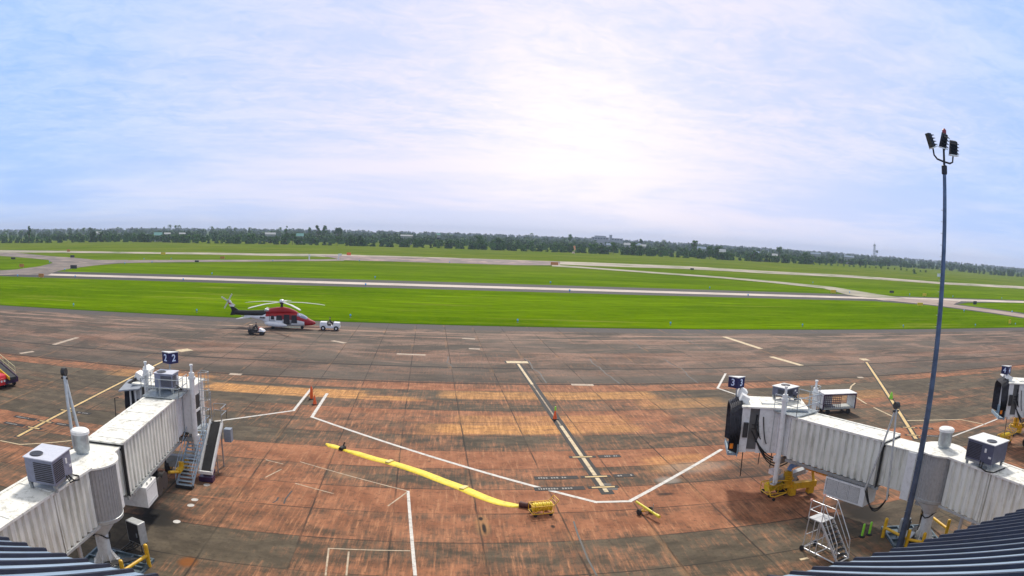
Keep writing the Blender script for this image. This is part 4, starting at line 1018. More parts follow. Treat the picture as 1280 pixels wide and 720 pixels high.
def skid(x, y, a, b, rz, label):
    Mx = Matrix.Translation((x, y, ZA)) @ Matrix.Rotation(rz, 4, 'Z'); q = MB(Mx)
    q.box(-a, a, -b, b, .002, .012)
    for t in (-1, -.33, .33, 1):
        q.box(-a, a, t * (b - .06) - .05, t * (b - .06) + .05, .012, .14)
        q.box(t * (a - .06) - .05, t * (a - .06) + .05, -b, b, .012, .135)
    q.mk(1)
    for k in range(5): q.path([(-a * .3 + .12 * k, -b, .2), (-a * .2 + .13 * k, 0, .22), (a * .3 + .1 * k, b * .6, .2), (a * .9, b * .8 - .1 * k, .2)], .035)
    o = q.build('cable_tray', [mat('blue_grey_tray', (.13, .18, .22), .5, .4, .2, 3), BLACK], None, (x, y, ZA)); tag(o, label, 'cable tray', 'metal cable trays at the column feet')
skid(-14.6, 24.5, 1.7, 1.6, R(-3), 'dark metal tray with black cables round the left column foot')
skid(25.6, 25.6, 1.6, 1.4, R(-20), 'dark metal tray with cables round the right column foot')
cabinet(24.6, 24.95, .1, R(30), 'low black box between the pole and the yellow guard', (1.1, .7, .5))

# ------------------------------------------------------------------ light mast
def mast():
    x_, y_ = gp(1123, 688); z1 = 20.3
    r_ = thing('light_mast', (x_, y_, ZA), 0, 'tall blue grey floodlight mast in front of the right jet bridge', 'light pole')
    q = MB(); q.lathe((x_, y_, 0), [(.21, ZA), (.19, 1.0), (.15, 9), (.10, 19.3)], 20); q.build('pole', POLE, r_)
    q = MB(); q.lathe((x_, y_, 0), [(.34, ZA), (.34, .08), (.25, .1)], 12); q.build('base_flange', GALV, r_)
    q = MB(); q.lathe((x_, y_, 0), [(.13, 19.2), (.16, 19.25), (.16, 19.62), (.12, 19.65)], 14); q.lathe((x_, y_, 0), [(.07, 19.6), (.06, 20.5)], 12)
    q.build('head_collar', LAMPB, r_)
    ax_ = Vector((.93, -.36, 0)).normalized()
    c = Vector((x_, y_, 0))
    q = MB(); pts = [c - ax_ * .66 + Vector((0, 0, 20.45)), c - ax_ * .60 + Vector((0, 0, 20.1)), c - ax_ * .42 + Vector((0, 0, 19.92)), c + Vector((0, 0, 19.82)), c + ax_ * .35 + Vector((0, 0, 19.78)), c + ax_ * .52 + Vector((0, 0, 19.86)), c + ax_ * .56 + Vector((0, 0, 20.15))]
    q.path(pts, .05, 8); q.build('cross_arm', LAMPB, r_)
    def lamp(p, az, tilt, sc=.66):
        Mx = Matrix.Translation(p) @ Matrix.Rotation(az, 4, 'Z') @ Matrix.Rotation(tilt, 4, 'X') @ Matrix.Scale(sc, 4)
        q = MB(Mx); q.hexa([(-.36, -.12, .05), (.36, -.12, .05), (.36, .16, .05), (-.36, .16, .05), (-.36, -.12, 1.05), (.36, -.12, 1.05), (.30, .10, 1.15), (-.30, .10, 1.15)])
        for k in range(4): q.hexa([(-.4, -.12, .2 + k * .24), (.4, -.12, .2 + k * .24), (.4, -.34, .1 + k * .24), (-.4, -.34, .1 + k * .24), (-.4, -.12, .23 + k * .24), (.4, -.12, .23 + k * .24), (.4, -.34, .13 + k * .24), (-.4, -.34, .13 + k * .24)])
        h_ = q.build('floodlight', LAMPB, r_)
        q = MB(Mx); q.box(-.38, .38, -.3, .18, -.04, .045); q.build('lens_rim', WHITE, h_)
    lamp(c - ax_ * .66 + Vector((0, 0, 20.45)), R(75), R(-24))
    lamp(c + Vector((-.08, .0, 20.5)), R(12), R(14))
    lamp(c + ax_ * .58 + Vector((0, 0, 20.2)), R(-15), R(4))
    q = MB(); q.tube(c + Vector((.1, 0, 20.4)), c + Vector((.1, 0, 21.25)), .02, n=6); m_ = q.build('beacon_rod', GREYM, r_)
    q = MB(); q.lathe((x_ + .1, y_, 21.2), [(.06, 0), (.12, .05), (.12, .22), (.05, .3)], 14); q.build('obstruction_lamp', mat('dark_red_glass', (.28, .03, .04), .3, 0, .1, 3), m_)
    q = MB(); 
    for k in range(30): q.tube(c + Vector((-.19 + .002 * k, 0, 1.2 + k * .56)), c + Vector((-.33 + .002 * k, 0, 1.2 + k * .56)), .014, n=5)
    q.build('climbing_pegs', GALV, r_)
mast()

# ------------------------------------------------------------------ rolling stairs
def rolling_stairs():
    o_ = Vector((18.5, 26.6, 0)); 
    A = Vector((*gp(1002, 688), 0)); B = Vector((*gp(1045, 708), 0)); D = Vector((*gp(1024, 681), 0))
    ux = (B - A).normalized(); uy = Vector((-ux.y, ux.x, 0)); Lb = (B - A).length
    r_ = thing('rolling_stairs', (A.x, A.y, ZA), math.atan2(ux.y, ux.x), 'silver mobile stairs with black treads beside the lime green posts', 'rolling stairs')
    Mx = Matrix.Translation((A.x, A.y, ZA)) @ Matrix.Rotation(math.atan2(ux.y, ux.x), 4, 'Z')
    W_ = 1.05; pl, ph = .95, 1.85
    AL = mat('bare_aluminium', (.66, .68, .72), .35, .5, .1, 4)
    q = MB(Mx)
    for y0 in (0, W_):
        q.tube((0, y0, .16), (Lb, y0, .1), .04, n=8)
        for x0 in (0, .5, pl): q.tube((x0, y0, .16), (x0 * .9 + .05, y0, ph), .03, n=8)
        q.tube((0, y0, .2), (pl, y0, 1.0), .02, n=6)
    for x0 in (0, .95, Lb): q.tube((x0, 0, .14), (x0, W_, .14), .035, n=8)
    q.tube((0, 0, .9), (0, W_, .9), .025, n=6)
    fr = q.build('base_frame', AL, r_)
    q = MB(Mx); q.box(0, pl, 0, W_, ph, ph + .05); q.build('platform', AL, r_)
    q = MB(Mx); n = 8
    for k in range(n):
        t = (k + 1) / (n + .5); x0 = pl + (Lb - pl) * t; z0 = ph * (1 - t)
        q.box(x0 - .14, x0 + .12, .08, W_ - .08, z0 - .02, z0 + .02)
    q.build('treads', BLACK, r_)
    q = MB(Mx)
    for y0 in (.04, W_ - .04):
        q.hexa([(pl - .05, y0 - .03, ph - .12), (Lb, y0 - .03, .06), (Lb, y0 + .03, .06), (pl - .05, y0 + .03, ph - .12), (pl - .05, y0 - .03, ph + .06), (Lb, y0 - .03, .22), (Lb, y0 + .03, .22), (pl - .05, y0 + .03, ph + .06)])
    q.build('stringer', AL, r_)
    q = MB(Mx)
    for y0 in (-.02, W_ + .02):
        q.tube((pl, y0, ph + 1.0), (Lb - .25, y0, 1.12), .025, n=8); q.tube((pl, y0, ph + .5), (Lb - .2, y0, .62), .02, n=8)
        q.tube((Lb - .25, y0, 1.12), (Lb - .05, y0, .2), .025, n=8)
        q.tube((0, y0, ph + 1.0), (pl, y0, ph + 1.0), .025, n=8); q.tube((0, y0, ph + .5), (pl, y0, ph + .5), .02, n=8)
        for x0 in (0, pl): q.tube((x0, y0, ph), (x0, y0, ph + 1.0), .025, n=8)
    q.tube((0, 0, ph + .5), (0, W_, ph + .5), .02, n=6); q.tube((0, W_, ph), (0, W_, ph + 1.3), .03, n=8)
    q.build('handrail', AL, r_)
    for p in ((0, -.02), (0, W_ + .02)):
        q = MB(Mx); q.tube((p[0], p[1] - .05, .14), (p[0], p[1] + .05, .14), .15, .15, 14); q.build('wheel', RUB, r_)
        q = MB(Mx); q.lathe((p[0], p[1], ph + 1.0), [(.02, -.07), (.08, -.04), (.08, .05), (.02, .09)], 12); q.build('bumper_ball', mat('pink_foam_ball', (.75, .38, .30), .7, 0, .1, 4), r_)
rolling_stairs()

# ------------------------------------------------------------------ baggage conveyor beside the left stairs
def conveyor():
    x0, x1 = -13.88, -13.05; yt, yb, zt_, zb_ = 40.1, 37.2, 2.95, .62
    r_ = thing('bag_conveyor', ((x0 + x1) / 2, yb, ZA), 0, 'bag conveyor with black belt and silver sides beside the service stairs', 'conveyor')
    q = MB(); q.hexa([(x0 + .08, yb, zb_), (x1 - .08, yb, zb_), (x1 - .08, yt, zt_), (x0 + .08, yt, zt_), (x0 + .08, yb, zb_ + .06), (x1 - .08, yb, zb_ + .06), (x1 - .08, yt, zt_ + .06), (x0 + .08, yt, zt_ + .06)]); q.build('belt', BLACK, r_)
    q = MB()
    for a in (x0, x1): q.hexa([(a - .06, yb - .1, zb_ - .1), (a + .06, yb - .1, zb_ - .1), (a + .06, yt, zt_ - .1), (a - .06, yt, zt_ - .1), (a - .06, yb - .1, zb_ + .2), (a + .06, yb - .1, zb_ + .2), (a + .06, yt, zt_ + .2), (a - .06, yt, zt_ + .2)])
    q.box(x0 - .06, x1 + .06, yb - .25, yb - .1, zb_ - .1, zb_ + .08); q.build('side_frame', WHITE, r_)
    q = MB(); q.box(x0 - .05, x1 + .05, yb - .3, yb + .25, .05, .35); q.box(x0 + .1, x1 - .1, yb + .2, yb + .9, .3, .5); q.build('base', PURP, r_)
    q = MB()
    for a in (x0 + .1, x1 - .1): q.tube((a, yt - .1, .02), (a, yt - .1, zt_), .05, n=8); q.tube((a, yt - 1.4, .02), (a, yt - 1.4, 1.9), .04, n=8)
    q.tube((x0 + .1, yt - .1, .5), (x0 + .1, yt - 1.4, 1.8), .03, n=6); q.build('leg_frame', GALV, r_)
    q = MB(); rail(q, [(x1 + .05, yt - .3, zt_ + .1), (x1 + .05, yt + .9, zt_ + .1), (x0, yt + .9, zt_ + .1)], .9, .022); q.tube((x0 + .05, yt + .2, zt_), (x0 + .05, yt + .2, zt_ + 1.7), .03, n=6); q.lathe((x0 + .05, yt + .2, zt_ + 1.7), [(.05, 0), (.05, .2)], 10)
    q.build('top_rail', GALV, r_)
    q = MB(); q.box(x1 + .12, x1 + .6, yt - .2, yt + .3, 1.75, 2.6); b = q.build('motor_box', mat('blue_grey_box', (.25, .30, .37), .5, .2, .1, 3), r_)
    for a in (x0 + .05, x1 - .05):
        q = MB(); q.tube((a - .05, yb + .1, .16), (a + .05, yb + .1, .16), .15, .15, 14); q.build('wheel', RUB, r_)
conveyor()

# ------------------------------------------------------------------ covered baggage cart
def baggage_cart():
    x, y = 37.6, 52.9; a = R(-6)
    r_ = thing('baggage_cart', (x, y, ZA), a, 'white roofed baggage cart with open mesh side parked behind the right bridge', 'baggage cart')
    Mx = Matrix.Translation((x, y, ZA)) @ Matrix.Rotation(a, 4, 'Z'); L_, W_ = 1.85, .85
    q = MB(Mx); q.box(-L_ - .05, L_ + .05, -W_ - .06, W_ + .06, 1.95, 2.02); q.build('roof', WHITE, r_)
    q = MB(Mx); q.box(-L_, L_, -W_, W_, .5, .6); q.build('floor', mat('cart_floor_plate', (.42, .44, .42), .6, .2, .15, 3), r_)
    q = MB(Mx); q.box(-L_, -L_ + .05, -W_, W_, .6, 1.95); q.box(L_ - .05, L_, -W_, W_, .6, 1.95); q.box(-L_ + .05, 0, W_ - .04, W_, .6, 1.95); q.build('end_panel', WHITE, r_, sep=True)
    q = MB(Mx)
    for s_ in (-1, 1):
        for s2 in (-1, 1): q.box(s_ * L_ - .05, s_ * L_ + .05, s2 * W_ - .05, s2 * W_ + .05, .5, 1.95)
    q.box(-L_ + .05, L_ - .05, -W_ - .04, -W_ + .02, 1.82, 1.95)
    for k in range(6): q.box(-L_ + .1, .1, -W_ - .01, -W_ + .01, .8 + k * .18, .85 + k * .18)
    for k in range(9): q.box(-L_ + .2 + k * .22, -L_ + .24 + k * .22, -W_ + .01, -W_ + .03, .65, 1.9)
    q.build('mesh_frame', PURP, r_)
    q = MB(Mx); q.box(-L_ - .012, -L_, -W_ + .2, W_ - .2, .9, .95); q.box(-L_ - .012, -L_, -W_ + .2, W_ - .2, 1.7, 1.75); q.box(-L_ - .012, -L_, -W_ + .2, -W_ + .25, .95, 1.7); q.box(-L_ - .012, -L_, W_ - .25, W_ - .2, .95, 1.7); q.build('panel_trim', GREYM, r_)
    for s_ in (-1.2, 1.2):
        for s2 in (-.7, .7):
            q = MB(Mx); q.tube((s_, s2 - .08, .24), (s_, s2 + .08, .24), .24, .24, 18); q.build('wheel', RUB, r_)
    q = MB(Mx); q.box(-1.5, 1.5, -.3, .3, .3, .5); q.tube((-1.85, 0, .35), (-2.7, 0, .3), .04, n=8); q.build('chassis', BLACK, r_)
baggage_cart()

# ------------------------------------------------------------------ vehicles cut by the left edge
def belt_loader():
    x, y = gp(14, 484); a = R(-20)
    r_ = thing('belt_loader', (x - 2.2, y + .8, ZA), a, 'dark belt loader with yellow handrail at the left edge', 'belt loader')
    Mx = Matrix.Translation((x - 2.2, y + .8, ZA)) @ Matrix.Rotation(a, 4, 'Z')
    q = MB(Mx); q.box(-2.8, 2.6, -.95, .95, .45, .95); q.box(-2.4, -1.0, -.95, .95, .95, 1.35); q.build('chassis', PURP, r_)
    q = MB(Mx); q.hexa([(-4.2, -.45, 2.7), (3.0, -.45, .85), (3.0, .45, .85), (-4.2, .45, 2.7), (-4.2, -.45, 2.95), (3.0, -.45, 1.1), (3.0, .45, 1.1), (-4.2, .45, 2.95)]); q.build('belt', BLACK, r_)
    for s_ in (-.52, .52):
        q = MB(Mx); q.hexa([(-4.2, s_ - .06, 2.72), (3.0, s_ - .06, .87), (3.0, s_ + .06, .87), (-4.2, s_ + .06, 2.72), (-4.2, s_ - .06, 3.0), (3.0, s_ - .06, 1.15), (3.0, s_ + .06, 1.15), (-4.2, s_ + .06, 3.0)]); q.build('side_rail', YEL if s_ < 0 else PURP, r_)
    q = MB(Mx); q.tube((-1.2, .62, 2.9), (2.6, .62, 1.95), .035, n=8); q.tube((-1.2, .62, 2.45), (2.6, .62, 1.5), .025, n=8)
    for t in (0, .33, .66, 1): q.tube((-1.2 + 3.8 * t, .62, 2.0 - .95 * t), (-1.2 + 3.8 * t, .62, 2.9 - .95 * t), .03, n=8)
    q.build('handrail', mat('cream_handrail', (.75, .68, .40), .5, 0, .1, 3), r_)
    for s_ in (-1.8, 1.7):
        for s2 in (-.85, .85):
            q = MB(Mx); q.tube((s_, s2 - .12, .36), (s_, s2 + .12, .36), .36, .36, 20); wh = q.build('wheel', RUB, r_)
            q = MB(Mx); q.tube((s_, s2 - .13, .36), (s_, s2 + .13, .36), .16, .16, 12); q.build('rim', WHITE, wh)
belt_loader()
def red_tug():
    x, y = gp(8, 486.5); a = R(-15)
    x -= 1.6; y += .1
    r_ = thing('baggage_tractor', (x, y, ZA), a, 'red baggage tractor mostly cut off by the left edge', 'baggage tractor')
    Mx = Matrix.Translation((x, y, ZA)) @ Matrix.Rotation(a, 4, 'Z')
    q = MB(Mx); q.box(-1.5, 1.5, -.7, .7, .4, 1.05); q.hexa([(.3, -.65, 1.05), (1.45, -.65, 1.05), (1.45, .65, 1.05), (.3, .65, 1.05), (.4, -.6, 1.42), (1.35, -.6, 1.32), (1.35, .6, 1.32), (.4, .6, 1.42)]); q.build('body', REDP, r_, bevel=.03)
    q = MB(Mx); q.box(-.9, -.3, -.5, .5, 1.05, 1.3); q.box(-1.0, -.85, -.5, .5, 1.05, 1.75); q.build('seat', BLACK, r_)
    q = MB(Mx); q.box(1.505, 1.52, -.35, -.1, .7, .9); q.box(1.505, 1.52, .1, .35, .7, .9); q.build('headlight', WHITE, r_, sep=True)
    for s_ in (-.95, .95):
        for s2 in (-.65, .65):
            q = MB(Mx); q.tube((s_, s2 - .12, .32), (s_, s2 + .12, .32), .32, .32, 18); wh = q.build('wheel', RUB, r_)
            q = MB(Mx); q.tube((s_, s2 - .13, .32), (s_, s2 + .13, .32), .14, .14, 12); q.build('rim', WHITE, wh)
red_tug()

# ------------------------------------------------------------------ people (one skinned figure each)
def seated(x, y, z, rz, label):
    J = dict(pel=(0, 0, .0), spine=(.0, 0, .28), chest=(.02, 0, .46), neck=(.03, 0, .60), head=(.06, 0, .74), headt=(.06, 0, .86),
             kl=(.42, .12, .04), al=(.46, .12, -.40), tl=(.62, .13, -.44), kr=(.42, -.12, .04), ar=(.46, -.12, -.40), tr=(.62, -.13, -.44),
             sl=(.02, .20, .50), el=(.12, .24, .24), hl=(.38, .18, .24), fl=(.47, .16, .25), sr=(.02, -.20, .50), er=(.12, -.24, .24), hr=(.38, -.18, .24), fr=(.47, -.16, .25))
    E_ = [('pel', 'spine'), ('spine', 'chest'), ('chest', 'neck'), ('neck', 'head'), ('head', 'headt'), ('pel', 'kl'), ('kl', 'al'), ('al', 'tl'), ('pel', 'kr'), ('kr', 'ar'), ('ar', 'tr'), ('chest', 'sl'), ('sl', 'el'), ('el', 'hl'), ('hl', 'fl'), ('chest', 'sr'), ('sr', 'er'), ('er', 'hr'), ('hr', 'fr')]
    rad = dict(pel=.15, spine=.14, chest=.16, neck=.06, head=.10, headt=.07, kl=.075, kr=.075, al=.05, ar=.05, tl=.04, tr=.04, sl=.075, sr=.075, el=.05, er=.05, hl=.035, hr=.035, fl=.04, fr=.04)
    ks = list(J); me = bpy.data.meshes.new('person'); me.from_pydata([J[k] for k in ks], [(ks.index(a), ks.index(b)) for a, b in E_], [])
    o = bpy.data.objects.new('person', me); col.objects.link(o); o.location = (x, y, z); o.rotation_euler = (0, 0, rz)
    m = o.modifiers.new('skin', 'SKIN')
    for i, k in enumerate(ks):
        me.skin_vertices[0].data[i].radius = (rad[k], rad[k]); me.skin_vertices[0].data[i].use_root = (k == 'pel')
    s_ = o.modifiers.new('sub', 'SUBSURF'); s_.levels = 1; s_.render_levels = 1
    dg = bpy.context.evaluated_depsgraph_get(); me2 = bpy.data.meshes.new_from_object(o.evaluated_get(dg))
    o.modifiers.clear(); o.data = me2; me2.materials.clear(); me2.materials.append(CLOTH); me2.materials.append(SKIN)
    for p in me2.polygons:
        c = p.center; p.use_smooth = True
        p.material_index = 1 if (c.z > .63 or (c.x > .36 and c.z > .16)) else 0
    tag(o, label, 'person')
    # hair as child
    q = MB(Matrix.Translation((x, y, z)) @ Matrix.Rotation(rz, 4, 'Z')); q.lathe((.05, 0, .80), [(.105, -.02), (.11, .03), (.085, .09), (.03, .12)], 14); h = q.build('hair', BLACK, o)
    return o

# ------------------------------------------------------------------ helicopter
def helicopter():
    x, y = -22.0, 102.3; a = R(3)
    r_ = thing('helicopter', (x, y, ZA), a, 'red white and black helicopter parked by the grass edge', 'helicopter')
    Mx = Matrix.Translation((x, y, ZA)) @ Matrix.Rotation(a, 4, 'Z')
    Hh = lambda: MB(Mx.copy())
    def loft(q, secs, n=20, p=2.6, smooth=True):
        vs = []
        for (sx_, cy_, hw, zb_, zt_) in secs:
            zc, hh = (zb_ + zt_) / 2, (zt_ - zb_) / 2
            for i in range(n):
                t = 2 * PI * i / n; c, s_ = math.cos(t), math.sin(t)
                vs.append((sx_, cy_ + hw * math.copysign(abs(c) ** (2 / p), c), zc + hh * math.copysign(abs(s_) ** (2 / p), s_)))
        m = len(secs)
        fs = [(j * n + i, j * n + (i + 1) % n, (j + 1) * n + (i + 1) % n, (j + 1) * n + i) for j in range(m - 1) for i in range(n)]
        q.add(vs, [f[::-1] for f in fs], smooth); q.add(vs, [tuple(range(n)), tuple(range(m * n - 1, (m - 1) * n - 1, -1))])
    # cabin body: white below, split by material height
    q = Hh(); body = [(-3.9, 0, .45, 1.15, 1.9), (-3.0, 0, .85, .75, 2.3), (-1.8, 0, 1.08, .5, 2.5), (-.4, 0, 1.12, .42, 2.55), (1.2, 0, 1.12, .42, 2.5), (2.3, 0, 1.06, .45, 2.35), (3.2, 0, .93, .5, 1.95), (4.0, 0, .68, .58, 1.5), (4.6, 0, .36, .7, 1.25), (4.85, 0, .10, .85, 1.05)]
    loft(q, body, 24, 3.0); b = q.build('fuselage', HELIW, r_)
    me = b.data; me.materials.append(HELIR); inv = (world_of(b))
    for p in me.polygons:
        c = p.center
        if c.x > 2.75 and c.z > .62 or (c.z > 1.75 and c.x > -2.6) or (c.z > 1.3 and -.6 < c.x < 2.9): p.material_index = 1
    # engine cowling
    q = Hh(); loft(q, [(-3.3, 0, .35, 2.0, 2.5), (-2.6, 0, .75, 2.1, 3.0), (-1.4, 0, .88, 2.2, 3.2), (-.2, 0, .82, 2.25, 3.3), (.8, 0, .7, 2.25, 3.1), (1.7, 0, .5, 2.25, 2.75), (2.2, 0, .2, 2.25, 2.45)], 20, 2.5); q.build('engine_cowling', HELIR, r_)
    q = Hh(); 
    for s_ in (-1, 1): q.tube((-2.5, s_ * .55, 2.75), (-3.1, s_ * .75, 2.85), .2, .22, 12)
    q.build('exhaust', LGREY, r_, sep=True)
    # windscreen and side windows
    q = Hh(); loft(q, [(2.05, 0, .98, 1.45, 2.42), (2.7, 0, .93, 1.42, 2.26), (3.3, 0, .84, 1.35, 1.96), (3.72, 0, .6, 1.3, 1.62)], 20, 2.8); q.build('windscreen', mat('pale_reflective_screen', (.30, .33, .45), .1, 0, .1, 3), r_)
    for s_ in (-1, 1):
        for (u0_, u1_, z0_, z1_) in ((1.15, 2.1, 1.0, 2.2), (-.05, .98, .75, 2.25), (-1.25, -.25, 1.35, 2.1), (-2.1, -1.5, 1.45, 2.05)):
            q = Hh(); yy = s_ * 1.105; q.hexa([(u0_, yy, z0_), (u1_, yy, z0_), (u1_, yy + s_ * .03, z0_), (u0_, yy + s_ * .03, z0_), (u0_ + .08, yy, z1_), (u1_ - .08, yy, z1_), (u1_ - .08, yy + s_ * .03, z1_), (u0_ + .08, yy + s_ * .03, z1_)])
            q.build('side_window', GLASS, r_)
    q = Hh(); 
    for s_ in (-1, 1): q.box(-2.35, -1.35, s_ * 1.11, s_ * 1.125, 1.25, 1.3); q.box(-2.35, -2.28, s_ * 1.11, s_ * 1.13, 1.3, 2.2); q.box(1.05, 1.12, s_ * 1.13, s_ * 1.145, .7, 2.3); q.box(-.16, -.1, s_ * 1.13, s_ * 1.145, .7, 2.3)
    q.build('door_line', BLACK, r_, sep=True)
    # sponsons
    for s_ in (-1, 1):
        q = Hh(); loft(q, [(-3.1, s_ * 1.1, .1, .75, .95), (-2.4, s_ * 1.3, .36, .45, 1.15), (-1.2, s_ * 1.35, .42, .38, 1.15), (-.2, s_ * 1.3, .38, .4, 1.0), (.5, s_ * 1.15, .1, .5, .75)], 14, 2.4); q.build('sponson', HELIW, r_)
    q = Hh()
    for s_ in (-1, 1): q.box(-.3, 2.6, s_ * 1.13 - .08, s_ * 1.13 + .08, .3, .48)
    q.build('step', mat('yellow_white_step', (.7, .68, .5), .5, 0, .1, 3), r_, sep=True)
    # tail boom, fin, stabiliser
    q = Hh(); loft(q, [(-2.4, 0, .6, 1.6, 2.8), (-4.2, 0, .48, 1.72, 2.68), (-6.0, 0, .4, 1.8, 2.6), (-8.1, 0, .3, 1.85, 2.6)][::-1], 16, 2.4); q.build('tail_boom', HELIB, r_)
    q = Hh(); q.hexa([(-9.0, -.08, 1.75), (-7.7, -.08, 1.9), (-7.7, .08, 1.9), (-9.0, .08, 1.75), (-8.7, -.08, 2.5), (-7.4, -.08, 2.5), (-7.4, .08, 2.5), (-8.7, .08, 2.5)]); q.hexa([(-8.7, -.08, 2.5), (-7.4, -.08, 2.5), (-7.4, .08, 2.5), (-8.7, .08, 2.5), (-9.0, -.08, 3.1), (-8.35, -.08, 3.1), (-8.35, .08, 3.1), (-9.0, .08, 3.1)]); fin = q.build('tail_fin', HELIB, r_)
    q = Hh(); q.hexa([(-9.0, -.085, 3.1), (-8.35, -.085, 3.1), (-8.35, .085, 3.1), (-9.0, .085, 3.1), (-9.5, -.085, 4.1), (-8.95, -.085, 4.1), (-8.95, .085, 4.1), (-9.5, .085, 4.1)]); q.build('fin_tip', HELIW, fin)
    q = Hh(); q.hexa([(-9.2, -.09, 3.45), (-8.6, -.09, 3.45), (-8.6, .09, 3.45), (-9.2, .09, 3.45), (-9.35, -.09, 3.8), (-8.8, -.09, 3.8), (-8.8, .09, 3.8), (-9.35, .09, 3.8)]); q.build('fin_band', HELIR, fin)
    q = Hh(); q.hexa([(-7.6, -1.9, 1.42), (-5.6, -.4, 1.5), (-5.2, .2, 1.6), (-6.2, .2, 1.6), (-7.6, -1.9, 1.5), (-5.6, -.4, 1.62), (-5.2, .2, 1.72), (-6.2, .2, 1.72)])
    q.hexa([(-6.2, -.1, 1.6), (-5.2, -.1, 1.6), (-5.6, .4, 1.5), (-7.6, 1.9, 1.42), (-6.2, -.1, 1.72), (-5.2, -.1, 1.72), (-5.6, .4, 1.62), (-7.6, 1.9, 1.5)]); q.build('stabiliser', HELIW, r_)
    # lower aft fairing, white swoosh under the boom
    q = Hh(); loft(q, [(-6.6, 0, .12, 1.62, 1.9), (-5.4, 0, .34, 1.4, 2.0), (-4.2, 0, .5, 1.15, 2.05), (-3.2, 0, .75, .9, 2.1)], 14, 2.2); q.build('aft_fairing', HELIW, r_)
    q = Hh(); 
    for i, t in enumerate((0, .25, .5, .8)): q.box(-3.9 + .25 * i, -3.75 + .25 * i, -.83, -.6, 1.55 - .02 * i, 1.75)
    q.build('registration_marks', BLACK, r_)
    # hub and blades
    hx_, hz_ = -.5, 4.0
    q = Hh(); q.lathe((hx_, 0, 0), [(.22, 3.1), (.2, 3.7), (.34, 3.8), (.36, 3.95), (.2, 4.0)], 18); hub = q.build('rotor_mast', BLACK, r_)
    q = Hh(); q.lathe((hx_, 0, 0), [(.3, 3.98), (.36, 4.1), (.34, 4.32), (.15, 4.42)], 18); q.build('hub_cap', HELIW, hub)
    for k in range(5):
        an_ = R(-57 + 72 * k); Mb = Mx @ Matrix.Translation((hx_, 0, 3.95)) @ Matrix.Rotation(an_, 4, 'Z')
        q = MB(Mb); seg = [(.35, 0.0, .06), (1.1, .02, .22), (3.5, -.06, .24), (6.0, -.32, .24), (6.85, -.46, .14)]
        vs = []
        for (rr, dz, hwid) in seg: vs += [(rr, -hwid, dz), (rr, hwid, dz), (rr, hwid * .9, dz + .06), (rr, -hwid * .9, dz + .06)]
        fs = [(4 * j + i, 4 * j + (i + 1) % 4, 4 * j + 4 + (i + 1) % 4, 4 * j + 4 + i) for j in range(len(seg) - 1) for i in range(4)] + [(3, 2, 1, 0), (16, 17, 18, 19)]
        q.add(vs, fs); q.build('rotor_blade', BLADE, r_)
    # tail rotor on the near side of the fin
    tr = Vector((-9.25, -.3, 3.95))
    q = Hh(); q.tube((tr.x, -.05, tr.z), (tr.x, -.38, tr.z), .12, .1, 10); th = q.build('tail_rotor_hub', BLACK, r_)
    for k in range(4):
        an_ = R(30 + 90 * k); Mb = Mx @ Matrix.Translation(tr) @ Matrix.Rotation(an_, 4, 'Y')
        q = MB(Mb); q.box(.1, 1.3, -.02, .02, -.1, .1); q.build('tail_blade', BLADE, th)
    # gear
    for (gx, gy) in ((-1.75, -1.15), (-1.75, 1.15), (2.75, 0)):
        q = Hh(); q.tube((gx, gy, .3), (gx, gy, .75), .07, n=8); q.box(gx - .1, gx + .1, gy - .12, gy + .12, .4, .7); gr = q.build('landing_gear', BLACK, r_)
        for dy in (-.12, .12):
            q = Hh(); q.tube((gx, gy + dy - .06, .24), (gx, gy + dy + .06, .24), .24, .24, 16); wh = q.build('wheel', RUB, gr)
    return Mx
MH = helicopter()
p0 = Vector((*gp(396, 410), 0)); p1 = Vector((*gp(381, 410), 0))
q = MB(); q.tube((-19.2, 102.4, .35), (-16.4, 102.35, .42), .05, n=8)
o = q.build('towbar', mat('red_towbar', (.5, .05, .04), .5, 0, .1, 3), None, (-19.2, 102.4, .3)); tag(o, 'thin red tow bar between the helicopter nose and white tug', 'tow bar')

